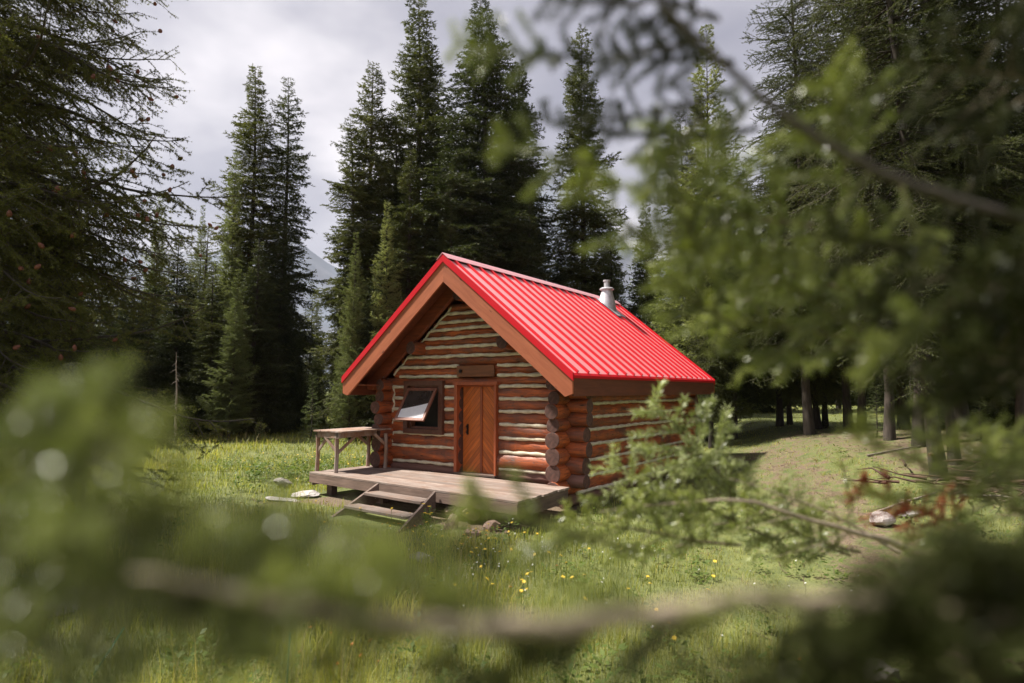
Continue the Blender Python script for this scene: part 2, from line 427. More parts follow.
# ------------------------------------------------------------------ the cabin
cabin = empty('log_cabin', (0, 0, 0), 'log cabin with cream chinking under a bright red ribbed metal roof', 'cabin')
lrng = np.random.default_rng(3)
def log(a, b_, r0, r1=None, mats=('log', 'logend'), parent=cabin, bow=.012, name='log', nseg=None, rough=.03):
    """a hewn round log from a to b_, built along its own X"""
    a = np.array(a, float); b_ = np.array(b_, float); L = np.linalg.norm(b_ - a); r1 = r0 if r1 is None else r1
    k = nseg or max(4, int(L / .12)); n = 18
    xs = np.linspace(0, L, k); t = xs / L
    ph = lrng.random(6) * 6.28
    cy = bow * np.sin(t * 3 + ph[0]); cz = bow * np.sin(t * 2.4 + ph[1])
    an = np.arange(n) * 2 * math.pi / n
    r = (r0 + (r1 - r0) * t)[:, None] * (1 + rough * np.sin(xs * 5 + ph[2])[:, None] + rough * np.sin(2 * an + ph[3])[None] +
        rough * .6 * np.sin(xs[:, None] * 11 + an[None] * 3 + ph[4]) + lrng.normal(0, .008, (k, n)))
    V = np.stack([np.broadcast_to(xs[:, None], (k, n)), cy[:, None] + r * np.cos(an), cz[:, None] + r * np.sin(an)], -1)
    mb = MB(); i = np.arange(k - 1)[:, None] * n; j = np.arange(n)[None]; j2 = (j + 1) % n
    mb.add(V.reshape(-1, 3), np.stack([i + j, i + n + j, i + n + j2, i + j2], -1).reshape(-1, 4)[:, ::-1], 0, None, True)
    for e, sgn in ((0, -1), (k - 1, 1)):
        c = V[e].mean(0); ring = c + (V[e] - c) * .93 + np.array([sgn * .008, 0, 0])
        vv = np.concatenate([V[e], ring, [c + np.array([sgn * .011, 0, 0])]])
        f1 = [[q, (q + 1) % n, n + (q + 1) % n, n + q] for q in range(n)]; f2 = [[n + q, n + (q + 1) % n, 2 * n] for q in range(n)]
        if sgn > 0: pass
        mb.add(vv, f1, 1); mb.add(vv, f2, 1)
    d = b_ - a
    o = obj(name, mb, list(mats), parent, loc=a)
    o.rotation_euler = (0, math.atan2(-d[2], math.hypot(d[0], d[1])), math.atan2(d[1], d[0]))
    return o

def rope_line(mb, pts, r=.034, amp=.006):
    pts = np.array(pts, float); seg = []
    for p, q_ in zip(pts[:-1], pts[1:]):
        k = max(2, int(np.linalg.norm(q_ - p) / .07)); seg.append(p + (q_ - p) * np.linspace(0, 1, k, endpoint=False)[:, None])
    pts = np.concatenate(seg + [pts[-1:]])
    k = len(pts); w = np.cumsum(lrng.normal(0, 1, (k, 3)), 0); w = w - np.linspace(0, 1, k)[:, None] * w[-1]; w = np.clip(w * amp * .5, -amp * 1.6, amp * 1.6)
    w[:, 1] *= .3
    tube(mb, pts + w, r * (1 + .18 * np.sin(np.arange(k) * 1.3 + lrng.random() * 6)), 7, 0, True, None, True)

YF = .86                     # centre line of the front wall
XR, XL = 2.08, -2.12
ch_front = [.36, .59, .9, 1.155, 1.41, 1.645, 1.875, 2.1, 2.31, 2.5, 2.7, 2.885, 3.06, 3.22, 3.375, 3.54, 3.72]
DX0, DX1, DZ1 = -.2, .68, 2.13     # door opening
WX0, WX1, WZ0, WZ1 = -1.5, -.69, 1.25, 2.14
SL = 2.218 / 2.7; ZR = 4.53
def zroof(x): return ZR - SL * abs(x)
mb = MB()
def half_gable(z): return (ZR - .5 - z) / SL
for i, (z0, z1) in enumerate(zip(ch_front[:-1], ch_front[1:])):
    zc = (z0 + z1) / 2; r = (z1 - z0) / 2 + .006
    if zc < 2.4: x0, x1 = XL - .42 + .1 * lrng.random(), XR + .38 + .1 * lrng.random()
    else:
        x1 = min(half_gable(zc) + .02, 2.3); x0 = -x1
    spans = [(x0, x1)]
    cuts = []
    if zc < DZ1 and zc > .45: cuts.append((DX0, DX1))
    if WZ0 - .07 < zc < WZ1 - .04: cuts.append((WX0, WX1))
    for c0, c1 in cuts:
        spans = [s for (a, b_) in spans for s in (((a, c0), (c1, b_)) if a < c0 and b_ > c1 else ((a, b_),))]
    for a, b_ in spans:
        o = log((a, YF, zc), (b_, YF, zc), r * 1.02, r * .99, ('sill_log' if i < 1 else 'log', 'logend'))
    inner = (XL + .12, XR - .16) if z1 < 2.4 else (-half_gable(z1) + .05, half_gable(z1) - .05)
    if i and z0 > .4:
        sp0 = [inner if z0 < 2.4 else (-half_gable(z0) + .04, half_gable(z0) - .04)]
        cuts = []
        if z0 < DZ1: cuts.append((DX0 - .07, DX1 + .07))
        if WZ0 - .06 < z0 < WZ1 + .03: cuts.append((WX0 - .1, WX1 + .08))
        if abs(z0 - 2.31) < .02 or abs(z0 - 2.5) < .02: cuts.append((-.24, .7))
        for c0, c1 in cuts:
            sp0 = [s for (a, b_) in sp0 for s in (((a, c0), (c1, b_)) if a < c0 and b_ > c1 else ((a, b_),))]
        for a, b_ in sp0:
            rope_line(mb, [(a, YF - .102, z0), (b_, YF - .102, z0 + lrng.normal(0, .008))])
# wavy vertical chinking along the left corner and up the rake
zz_ = np.arange(.95, 2.2, .115)
rope_line(mb, [(XL + .13 + (.035 if k % 2 else -.03), YF - .1, z) for k, z in enumerate(zz_)], .022)
for sgn in (-1, 1):
    rope_line(mb, [(sgn * (half_gable(z) - .03 + (.02 if k % 2 else -.02)), YF - .1, z) for k, z in enumerate(np.arange(2.35, 3.78, .12))], .022)
obj('chinking', mb, 'chink', cabin)
# side walls and back wall
YB = 6.66
ch_side = [.02, .24, .5, .77, 1.04, 1.31, 1.55, 1.79, 2.02, 2.24]
for X0, sg in ((XR, 1), (XL, -1)):
    mb = MB()
    for i, (z0, z1) in enumerate(zip(ch_side[:-1], ch_side[1:])):
        zc = (z0 + z1) / 2; r = (z1 - z0) / 2 + .006
        ya = .36 + .12 * lrng.random(); 
        if i == 0: ya = .75
        log((X0 - .0, ya, zc), (X0, YB + .42, zc), r * (1.12 if i == 2 else 1.02), r, ('sill_log' if i < 1 else 'log', 'logend'))
        if i: rope_line(mb, [(X0 + sg * .1, YF + .2, z0), (X0 + sg * .1, YB - .15, z0 + lrng.normal(0, .01))])
    obj('chinking', mb, 'chink', cabin)
mb = MB()
for i, (z0, z1) in enumerate(zip(ch_front[:-1], ch_front[1:])):
    zc = (z0 + z1) / 2; r = (z1 - z0) / 2 + .006
    hw = 2.5 if zc < 2.4 else half_gable(zc)
    log((-hw, YB, zc), (hw, YB, zc), r, r, nseg=20)
    rope_line(mb, [(-hw + .4, YB + .1, z0), (hw - .4, YB + .1, z0)])
obj('chinking', mb, 'chink', cabin)
# purlins, ridge pole
for x, z, r in ((-1.2, 2.88, .125), (1.02, 2.9, .125), (0, 3.86, .125)):
    log((x, .42, z), (x, YB + .5, z), r, r, ('log', 'logend'), name='purlin')
# dark floor and inside lining so nothing shows through the door gap
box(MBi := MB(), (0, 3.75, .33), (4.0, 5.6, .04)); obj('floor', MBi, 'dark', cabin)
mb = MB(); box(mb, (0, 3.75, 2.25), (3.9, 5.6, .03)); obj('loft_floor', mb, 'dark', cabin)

# roof
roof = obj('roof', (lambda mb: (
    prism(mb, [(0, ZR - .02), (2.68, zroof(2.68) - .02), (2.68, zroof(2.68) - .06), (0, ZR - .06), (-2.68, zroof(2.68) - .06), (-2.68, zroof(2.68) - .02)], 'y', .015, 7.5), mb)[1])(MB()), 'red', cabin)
mb = MB()
nr = 20
cosr = math.cos(math.atan(SL)); sinr = math.sin(math.atan(SL))
for sg in (-1, 1):
    for k in range(nr):
        y = .2 + k * (7.51 - .38) / (nr - 1)
        d = np.array([sg * cosr, 0, -sinr]); nn = np.array([sg * sinr, 0, cosr]); L = 2.68 / cosr
        base = np.array([0, y, ZR - .02])
        prof = [(-.024, -.002), (-.019, .04), (.019, .04), (.024, -.002)]
        V = []
        for s in (.06, L):
            for a, h in prof: V.append(base + d * s + nn * h + np.array([0, a, 0]))
        mb.add(V, [[0, 1, 5, 4], [1, 2, 6, 5], [2, 3, 7, 6]]); mb.add(V[:4], [[0, 1, 2, 3]]); mb.add(V[4:], [[3, 2, 1, 0]])
obj('roof_rib', mb, 'redtrim', roof)
mb = MB()
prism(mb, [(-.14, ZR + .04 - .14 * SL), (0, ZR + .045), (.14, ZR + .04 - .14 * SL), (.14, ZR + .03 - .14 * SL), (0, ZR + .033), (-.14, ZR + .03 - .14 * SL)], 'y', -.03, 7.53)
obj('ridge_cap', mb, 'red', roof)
mb = MB(); prism(mb, [(-.11, ZR + .026 - .11 * SL), (0, ZR + .028), (.11, ZR + .026 - .11 * SL), (.11, ZR - .019 - .11 * SL), (-.11, ZR - .019 - .11 * SL)], 'y', .03, 7.49); obj('ridge_shadow_strip', mb, 'dark', roof)  # near-black strip painted in for the shadow gap under the cap
for yy, s in ((0, 1), (7.5, 1)):                      # red rake trim
    for sg in (-1, 1):
        mb = MB(); prism(mb, [(0, ZR + .012), (sg * 2.72, zroof(2.72) + .012), (sg * 2.72, zroof(2.72) - .115), (0, ZR - .125)], 'y', yy - .022, yy + .02)
        obj('rake_trim', mb, 'redtrim', roof)
for sg in (-1, 1):
    mb = MB(); prism(mb, [(sg * 2.68, zroof(2.68) - .02), (sg * 2.725, zroof(2.72) - .03), (sg * 2.725, zroof(2.72) - .075), (sg * 2.70, zroof(2.72) - .075), (sg * 2.70, zroof(2.7) - .06), (sg * 2.68, zroof(2.7) - .06)], 'y', .022, 7.478)
    obj('eave_trim', mb, 'redtrim', roof)
# barge boards (front and back)
def barge(y0, y1, sg, name='barge_board'):
    L = 2.7 / cosr
    mb = MB()
    pts = [(0, ZR - .085), (sg * 2.7, zroof(2.7) - .085), (sg * 2.7, zroof(2.7) - .34), (sg * 2.56, zroof(2.56) - .5), (0, ZR - .5)]
    # local frame so the grain runs along the board
    th = math.atan2(-SL, sg)
    ca, sa = math.cos(th), math.sin(th)
    loc = [((p[0]) * ca + (p[1] - ZR) * sa, -(p[0]) * sa + (p[1] - ZR) * ca) for p in pts]
    prism(mb, loc, 'y', 0, y1 - y0)
    o = obj(name, mb, 'barge', cabin, loc=(0, y0, ZR), bevel=.004); o.rotation_euler = (0, -th, 0)
    return o
for sg in (-1, 1):
    barge(.0, .045, sg); barge(7.455, 7.498, sg)
    mb = MB(); box(mb, (0, 0, 0), (7.4, .04, .33)); obj('fascia_board', mb, 'fascia', cabin, loc=(sg * 2.685, 3.75, zroof(2.7) - .215), rot=(0, 0, math.pi / 2), bevel=.004)
    # soffit boards along the slope and fly rafter against the gable
    mb = MB(); prism(mb, [(0, ZR - .16), (sg * 2.66, zroof(2.66) - .16), (sg * 2.66, zroof(2.66) - .18), (0, ZR - .18)], 'y', .046, 7.45); obj('soffit', mb, 'soffit', cabin)
    for yy in (.62, 7.0):
        mb = MB(); prism(mb, [(0, ZR - .19), (sg * 2.6, zroof(2.6) - .19), (sg * 2.6, zroof(2.6) - .34), (sg * 2.45, zroof(2.45) - .48), (0, ZR - .48)], 'y', yy - .05, yy + .05); obj('rafter', mb, 'soffit', cabin)
    mb = MB(); box(mb, (sg * 2.4, 3.75, zroof(2.4) - .42), (.5, 7.3, .02)); obj('eave_soffit', mb, 'soffit', cabin)
# the door
mb = MB(); box(mb, (0, 0, .845), (.84, .045, 1.69))
door = obj('door', mb, 'door', cabin, loc=((DX0 + DX1) / 2 + .0, .86, .46))
mb = MB()
box(mb, (.03, -.032, .845), (.05, .018, 1.69)); obj('door_batten', mb, 'doorframe', door)
mb = MB(); box(mb, (-.3, -.035, .82), (.035, .02, .2)); tube(mb, [(-.3, -.04, .9), (-.3, -.08, .88), (-.3, -.085, .82), (-.3, -.08, .76), (-.3, -.04, .74)], .009, 6); obj('handle', mb, 'iron', door)
mb = MB()
box(mb, (DX0 - .035, .8, (DZ1 + .44) / 2), (.07, .28, DZ1 - .44)); box(mb, (DX1 + .025, .8, (DZ1 + .44) / 2), (.045, .28, DZ1 - .44))
box(mb, ((DX0 + DX1) / 2, .79, DZ1 + .03), (DX1 - DX0 + .18, .3, .058))
obj('door_frame', mb, 'doorframe', cabin, bevel=.005)
mb = MB(); box(mb, (DX0 + .03, .9, 1.28), (.07, .09, 1.66)); obj('door_jamb', mb, 'trim', cabin)
mb = MB(); box(mb, (.24, .72, .46), (.98, .2, .03)); obj('door_sill', mb, 'rim', cabin)
# plaque over the door
mb = MB(); box(mb, (0, 0, 0), (.89, .05, .215)); plq = obj('plaque', mb, 'plaque', cabin, loc=(.225, .7, 2.395), bevel=.008)
mb = MB(); tube(mb, [(-.34, -.05, .0), (-.34, -.022, .0)], .035, 12); tube(mb, [(-.34, -.06, 0), (-.34, -.05, 0)], .012, 8); obj('plaque_knob', mb, 'iron', plq)
# window
win = obj('window', (lambda mb: [box(mb, ((WX0 + WX1) / 2, .71, WZ1 + .03), (WX1 - WX0 + .24, .1, .1)), box(mb, ((WX0 + WX1) / 2, .71, WZ0 - .04), (WX1 - WX0 + .24, .1, .1)),
    box(mb, (WX0 - .065, .71, (WZ0 + WZ1) / 2 - .003), (.11, .096, WZ1 - WZ0 - .03)), box(mb, (WX1 + .065, .71, (WZ0 + WZ1) / 2 - .003), (.11, .096, WZ1 - WZ0 - .03)), mb][-1])(MB()), 'trim', cabin, bevel=.006)
mb = MB()
for x in (WX0 + .02, WX1 - .02): box(mb, (x, .8, (WZ0 + WZ1) / 2), (.04, .1, WZ1 - WZ0))
for z in (WZ0 + .03, WZ1 - .03): box(mb, ((WX0 + WX1) / 2, .8, z), (WX1 - WX0 - .08, .1, .04))
obj('frame', mb, 'sash', win)
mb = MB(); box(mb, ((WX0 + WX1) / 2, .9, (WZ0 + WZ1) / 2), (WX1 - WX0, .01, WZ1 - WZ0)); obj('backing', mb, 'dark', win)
# awning sash, hinged at the top and propped open
hz, hy = 2.07, .67; ang = math.atan2(hy - .28, hz - 1.44); SLN = math.hypot(hy - .28, hz - 1.44)
sash = empty('window_sash', ((WX0 + WX1) / 2, hy, hz), None, None); sash.parent = win; sash.rotation_euler = (-ang, 0, 0)
SW = WX1 - WX0 - .02
mb = MB()
for sx in (-1, 1): box(mb, (sx * (SW / 2 - .03), 0, -SLN / 2), (.06, .04, SLN))
for z in (-.03, -SLN + .03): box(mb, (0, 0, z), (SW - .12, .04, .06))
obj('sash_frame', mb, 'sash', sash, bevel=.005)
mb = MB(); box(mb, (0, .002, -SLN / 2), (SW - .11, .006, SLN - .11)); obj('pane', mb, 'glass', sash)
mb = MB(); hw = SW / 2 - .062; prism(mb, [(-hw, -SLN + .062), (hw, -SLN + .062), (hw, -SLN * .46), (hw * .2, -SLN * .55), (-hw, -SLN * .66)], 'y', -.004, -.0015); tag(obj('white_panel', mb, 'white_panel', sash), 'white panel with a slanted top on the lower part of the tilted pane')  # flat white panel laid over the lower glass, top edge slanted
# chimney
ch = empty('chimney', (.33, 6.2, 0), None, None); ch.parent = cabin
zb = zroof(.33)
mb = MB()
V = []
for (x, y) in ((-.5, -.28), (-.5, .28), (.4, .28), (.4, -.28)): pass
for y in (-.27, .27):
    for x in (-.33, .42): V.append((x, y, ZR - SL * (x + .33) + .035))
mb.add([V[0], V[1], V[3], V[2]], [[0, 1, 2, 3]]); mb.add([np.array(v) - (0, 0, .03) for v in (V[0], V[1], V[3], V[2])], [[3, 2, 1, 0]])
obj('flashing', mb, 'galv', ch)
mb = MB()
an = np.linspace(0, 2 * math.pi, 25)[:-1]
ring = []
for rad, zf in ((.25, None), (.21, zb + .12), (.15, zb + .36), (.14, zb + .42)):
    for a_ in an:
        x, y = rad * math.cos(a_), rad * math.sin(a_)
        ring.append((x, y, (ZR - SL * (x + .33) + .03) if zf is None else zf))
F = [[k * 24 + j, k * 24 + (j + 1) % 24, (k + 1) * 24 + (j + 1) % 24, (k + 1) * 24 + j] for k in range(3) for j in range(24)]
mb.add(ring, F, 0, None, True); obj('flue_cone', mb, 'galv', ch)
mb = MB(); tube(mb, [(0, 0, zb + .42), (0, 0, zb + .45)], .19, 24); tube(mb, [(0, 0, zb + .45), (0, 0, zb + .475)], [.19, .15], 24); obj('storm_collar', mb, 'galv', ch)
mb = MB(); tube(mb, [(0, 0, zb + .475), (0, 0, zb + .64)], .075, 16); tube(mb, [(0, 0, zb + .64), (0, 0, zb + .68)], .095, 16); obj('flue_pipe', mb, 'galv', ch)

# ------------------------------------------------------------------ deck, steps, table
deck = empty('wooden_deck', (0, 0, 0), 'weathered plank deck raised in front of the cabin door', 'deck')
FL, FR, BR, BL = (-2.68, -.8), (2.47, -1.19), (2.4, .42), (-2.55, .66)
nb = 9
for k in range(nb):
    t0, t1 = k / nb + .004, (k + 1) / nb - .004
    def e(t): return np.array([FL[0] + (BL[0] - FL[0]) * t, FL[1] + (BL[1] - FL[1]) * t]), np.array([FR[0] + (BR[0] - FR[0]) * t, FR[1] + (BR[1] - FR[1]) * t])
    a, b_ = e(t0); c, d = e(t1); z = .45 + lrng.normal(0, .002)
    mb = MB(); jl, jr = lrng.normal(0, .008), lrng.normal(0, .012)
    org = np.array([a[0], a[1], 0])
    top = np.array([(a[0] + jl, a[1], z), (b_[0] + jr, b_[1], z), (d[0] + jr, d[1], z), (c[0] + jl, c[1], z)]) - org; bot = top - (0, 0, .035)
    mb.add(np.concatenate([bot, top]), [[3, 2, 1, 0], [4, 5, 6, 7], [0, 1, 5, 4], [1, 2, 6, 5], [2, 3, 7, 6], [3, 0, 4, 7]])
    obj('deck_board', mb, 'deck', deck, loc=org, bevel=.004)
def rimb(p, q_, z0, z1, th=.045):
    p = np.array([*p, (z0 + z1) / 2]); q_ = np.array([*q_, (z0 + z1) / 2]); d = q_ - p
    mb = MB(); box(mb, (0, 0, 0), (np.linalg.norm(d), th, z1 - z0))
    return obj('rim_board', mb, 'rim', deck, loc=(p + q_) / 2, rot=(0, 0, math.atan2(d[1], d[0])), bevel=.004)
rimb((FL[0] + .0, FL[1] + .03), (FR[0] - .02, FR[1] + .03), .255, .412)
rimb((FL[0] + .03, FL[1] + .06), (BL[0] + .03, BL[1]), .2, .412)
rimb((FR[0] - .05, FR[1] + .06), (BR[0] - .05, BR[1]), .2, .412)
for x in (-2.3, -.9, .9, 2.2):
    mb = MB(); box(mb, (0, 0, 0), (.14, .14, .4)); obj('deck_post', mb, 'rim', deck, loc=(x, -.55, .03))
for x in (-1.5, 0, 1.5):
    mb = MB(); box(mb, (x, -.15, .31), (.06, 1.2, .18)); obj('joist', mb, 'rim', deck)

st = empty('wooden_steps', (0, 0, 0), 'two low plank steps between slanted boards at the deck edge', 'steps')
for (xt, yt), (xf, yf) in (((-.56, -1.0), (-.66, -2.0)), ((.82, -1.1), (.98, -2.12))):
    a = np.array((xt, yt, .44)); b_ = np.array((xf, yf, -.08))
    mb = MB(); V = []
    side = np.array([.0225, 0, 0])
    prof = [a, a + (0, .0, -.3), b_ + (0, .42, -.02), b_ + (0, .0, -.02), b_ + (0, -.03, .03)]
    V = [p - side for p in prof] + [p + side for p in prof]; n = 5
    mb.add(V, [[i, (i + 1) % n, n + (i + 1) % n, n + i] for i in range(n)]); mb.add(V[:5], [list(range(5))[::-1]]); mb.add(V[5:], [list(range(5))])
    obj('stringer', mb, 'rim', st, bevel=.003)
for (y, z, xa, xb) in ((-1.24, .3, -.55, .83), (-1.62, .14, -.6, .88)):
    mb = MB(); box(mb, (0, 0, 0), (xb - xa, .27, .045)); obj('tread', mb, 'deck', st, loc=((xa + xb) / 2, y, z), rot=(0, 0, -.07), bevel=.005)

tb = empty('wooden_table', (-2.33, -.05, .45), 'rough braced wooden work table on the left end of the deck', 'table')
TX0, TX1, TY0, TY1 = -2.74, -1.9, -.68, .62
def trel(p): return np.array(p) - np.array((-2.33, -.05, .45))
for k in range(4):
    x = TX0 + (k + .5) * (TX1 - TX0) / 4
    mb = MB(); box(mb, trel((x, (TY0 + TY1) / 2 + lrng.normal(0, .01), 1.235)), ((TX1 - TX0) / 4 - .008, TY1 - TY0, .03)); obj('tabletop_board', mb, 'table', tb, bevel=.004)
for x in (-2.68, -2.08):
    mb = MB(); box(mb, trel((x, -.04, 1.165)), (.035, 1.2, .1)); obj('apron', mb, 'table', tb)
for y in (-.62, .54):
    mb = MB(); box(mb, trel((-2.36, y, 1.16)), (.68, .04, .1)); obj('apron', mb, 'table', tb)
for x, y in ((-2.7, -.6), (-2.14, -.6), (-2.46, .5), (-1.95, .5)):
    mb = MB(); tube(mb, [trel((x, y, .45)), trel((x + .012, y + .008, .8)), trel((x + .005, y, 1.15))], [.042, .038, .04], 8); obj('leg', mb, 'table', tb)
for a, b_ in (((-2.7, -.6, .82), (-2.4, -.6, 1.12)), ((-2.14, -.6, .86), (-2.5, -.63, 1.18)), ((-2.14, -.6, .8), (-2.14, -.12, 1.13)), ((-2.46, .5, .9), (-2.46, .15, 1.14)), ((-1.95, .5, .92), (-2.2, .5, 1.15)), ((-1.95, .5, .92), (-1.95, .2, 1.15))):
    mb = MB(); beam(mb, trel(a), trel(b_), .03, .055); obj('brace', mb, 'table', tb, bevel=.003)

# ------------------------------------------------------------------ stones
def rock(name, loc, size, m, label, cat='rock', group=None, rotz=0, seed=0, flat=.6):
    r = np.random.default_rng(seed)
    import bmesh
    bm = bmesh.new(); bmesh.ops.create_icosphere(bm, subdivisions=3, radius=1)
    V = np.array([v.co[:] for v in bm.verts]); F = np.array([[v.index for v in f.verts] for f in bm.faces]); bm.free()
    nrm = r.normal(0, 1, (11, 3)); nrm /= np.linalg.norm(nrm, axis=1)[:, None]
    for nv in nrm:                                    # chop with planes for a faceted stone
        dcut = .45 + .3 * r.random(); s = V @ nv; V = V - np.clip(s - dcut, 0, None)[:, None] * nv * .97
    V += r.normal(0, .02, V.shape) + .04 * np.sin(V[:, [1, 2, 0]] * 4 + r.random(3) * 6)
    V = V * np.array(size) / 2
    mb = MB(); mb.add(V, F, 0, None, False)
    return tag(obj(name, mb, m, loc=loc, rot=(r.normal(0, .1), r.normal(0, .1), rotz)), label, cat, group)
def gz(x, y): return float(hgt(x, y))
def at_ground(u, v):                                   # where the sight line meets the terrain
    d = ray(u, v); t = 1.0
    while t < 60:
        p = CAM + d * t
        if p[2] < gz(p[0], p[1]): return p
        t += .02
    return p
for k, (u, v, dz, s, lab) in enumerate((
    (470, 523, .16, (.36, .3, .26), 'reddish angular stone under the deck, highest of the pile beside the steps'),
    (452, 529, .1, (.3, .26, .32), 'pointed reddish stone nearest the right step board'),
    (472, 535, .06, (.46, .26, .2), 'long low grey-red stone at the front of the pile under the deck'),
    (492, 531, .08, (.3, .24, .26), 'small reddish stone at the right end of the pile under the deck'),
    (449, 518, .14, (.36, .26, .16), 'flat brown stone half hidden behind the pile under the deck'),
    (487, 520, .12, (.3, .25, .25), 'dark stone in the shade under the right half of the deck'))):
    p = at_ground(u, v)
    rock('stone', (p[0], p[1], gz(p[0], p[1]) + dz - .03), s, 'stone_red', lab, 'stone', 'stones piled under the deck', k * 1.3, 20 + k)
def rk(u, v, size, m, label, seed, rz=0, dz=.0, name='rock'):
    p = at_ground(u, v); rock(name, (p[0], p[1], gz(p[0], p[1]) + dz), size, m, label, 'rock', None, rz, seed)
rk(282, 487, (.42, .34, .3), 'stone_grey', 'small rounded grey rock in the grass left of the deck', 31, .3, .08)
rk(309, 497, (.75, .4, .16), 'stone_pale', 'pale flat rock lying near the left corner of the deck', 32, .5, .05)
rk(283, 501, (.7, .45, .08), 'stone_pale', 'thin flat pink-grey slab set flush in the grass beside the pale rock', 33, .4, .02)
rk(422, 562, (.34, .26, .16), 'stone_grey', 'flat topped stone standing in the grass in front of the steps', 34, .2, .05)
rk(50, 612, (.75, .6, .42), 'stone_grey', 'lichen covered grey boulder in the dark grass at lower left', 35, .2, .05, 'boulder')
rk(880, 526, (.42, .3, .24), 'stone_pale', 'bright pale rock beside the brown trail under the rusty twig', 36, .2, .08)
rk(912, 517, (.4, .14, .12), 'stone_pale', 'narrow pale rock just right of the bright rock on the trail', 37, .4, .04)
rk(884, 680, (.34, .3, .24), 'stone_grey', 'dim grey stone in the shade at the lower right edge', 38, .2, .02)
rk(640, 402 + 27, (.3, .3, .16), 'stone_pale', 'small pale stone in the clearing behind the trees', 39, 0, .03)

# ------------------------------------------------------------------ conifer branches
def norm(v): return v / (np.linalg.norm(v) + 1e-12)
def grow(segs, p, d, L, lvl, pr, rg, frac0=0.0, nrm=np.array([0, 0, 1.0])):
    step = pr['step'][lvl]; k = max(2, int(round(L / step))); s = L / k
    r0 = pr['rad'][lvl] * (L / pr['ref'][lvl]) ** .6
    side_flip = rg.random() < .5
    for i in range(k):
        f = i / k
        d = norm(d + rg.normal(0, pr['wob'], 3) + np.array([0, 0, pr['curve'][lvl] * s * (1 if f < .6 else pr.get('uptip', -.5))]))
        q = p + d * s
        segs.append((p, q, r0 * (1 - f * .85), r0 * (1 - (f + 1 / k) * .85), lvl, f if lvl == 0 else max(frac0, f)))
        if lvl < pr['max'] and f >= pr['start'][lvl]:
            for sg in (-1, 1):
                if rg.random() < pr['skip']: continue
                sd = norm(np.cross(nrm, d)) * sg
                a = pr['ang'] + rg.normal(0, .12)
                cd = norm(d * math.cos(a) + sd * math.sin(a) + np.array([0, 0, rg.normal(pr['zj'], pr['zs'])]))
                env = min(1, (f * 4 + .35)) * (1 - f) ** pr['pw'] + .06
                cl = L * pr['ratio'][lvl] * env * rg.uniform(.7, 1.15)
                if cl > pr['min']: grow(segs, p + (q - p) * rg.random(), cd, cl, lvl + 1, pr, rg, f, nrm)
        p = q
    return segs

def needles(segs, rg, dens, nl, nw, theta=.85, lvls=(0, 1, 2), flat=.55, shape='tri', bare=0.0, tuft=None):
    P0 = []; D = []; Ft = []; Ls = []
    for (p, q, r0, r1, l, f) in segs:
        if l not in lvls or (l == 0 and f < bare): continue
        L = np.linalg.norm(q - p); k = rg.poisson(L * dens)
        if tuft: k = max(0, rg.poisson(L * dens / tuft))
        if k == 0: continue
        t = rg.random(k)
        if tuft: t = np.repeat(t, tuft); k *= tuft
        P0.append(p + (q - p) * t[:, None]); D.append(np.repeat(norm(q - p)[None], k, 0)); Ft.append(np.full(k, f)); Ls.append(np.full(k, l))
    P0 = np.concatenate(P0); D = np.concatenate(D); Ft = np.concatenate(Ft); Ls = np.concatenate(Ls); n = len(P0)
    S = np.cross(np.array([0, 0, 1.0]), D); S /= np.linalg.norm(S, axis=1)[:, None] + 1e-9; U = np.cross(D, S)
    a = rg.random(n) * 2 * math.pi; rad = np.cos(a)[:, None] * S + np.sin(a)[:, None] * U * flat; rad /= np.linalg.norm(rad, axis=1)[:, None] + 1e-9
    th = rg.normal(theta, .22, n)[:, None]
    nd = D * np.cos(th) + rad * np.sin(th); ln = (nl * rg.uniform(.7, 1.2, n))[:, None]
    w = np.cross(nd, rg.normal(0, 1, (n, 3))); w /= np.linalg.norm(w, axis=1)[:, None] + 1e-9; w = w * nw / 2
    if shape == 'tri':
        V = np.stack([P0 - w, P0 + w, P0 + nd * ln], 1).reshape(-1, 3); F = np.arange(n * 3).reshape(-1, 3); A = np.repeat(Ft, 3)
    else:
        w2 = np.cross(nd, w)
        m_ = P0 + nd * ln * .35
        V = np.stack([P0, m_ + w, m_ - w * .5 + w2 * .86, m_ - w * .5 - w2 * .86, P0 + nd * ln], 1).reshape(-1, 3)
        b0 = np.arange(n)[:, None] * 5
        F = (b0[:, None] + np.array([[0, 2, 1], [0, 3, 2], [0, 1, 3], [1, 2, 4], [2, 3, 4], [3, 1, 4]])[None]).reshape(-1, 3); A = np.repeat(Ft, 5)
    return V, F, A

def stems(segs, n=4, lvls=(0, 1)):
    mb = MB(); S = [s for s in segs if s[4] in lvls]
    if not S: return mb
    p = np.array([s[0] for s in S]); q = np.array([s[1] for s in S]); r0 = np.array([s[2] for s in S]); r1 = np.array([s[3] for s in S])
    d = q - p; d /= np.linalg.norm(d, axis=1)[:, None]; ref = np.where(np.abs(d[:, 2:]) < .9, [[0, 0, 1.0]], [[0, 1.0, 0]])
    s_ = np.cross(ref, d); s_ /= np.linalg.norm(s_, axis=1)[:, None]; u_ = np.cross(d, s_)
    an = np.arange(n) * 2 * math.pi / n
    off = np.cos(an)[None, :, None] * s_[:, None] + np.sin(an)[None, :, None] * u_[:, None]
    V = np.concatenate([p[:, None] + off * r0[:, None, None], (q + d * r1[:, None] * .3)[:, None] + off * r1[:, None, None]], 1).reshape(-1, 3)
    b0 = np.arange(len(S))[:, None, None] * 2 * n; j = np.arange(n); j2 = (j + 1) % n
    F = (b0 + np.stack([j, j2, n + j2, n + j], -1)[None]).reshape(-1, 4)
    mb.add(V, F, 0, None, True)
    return mb

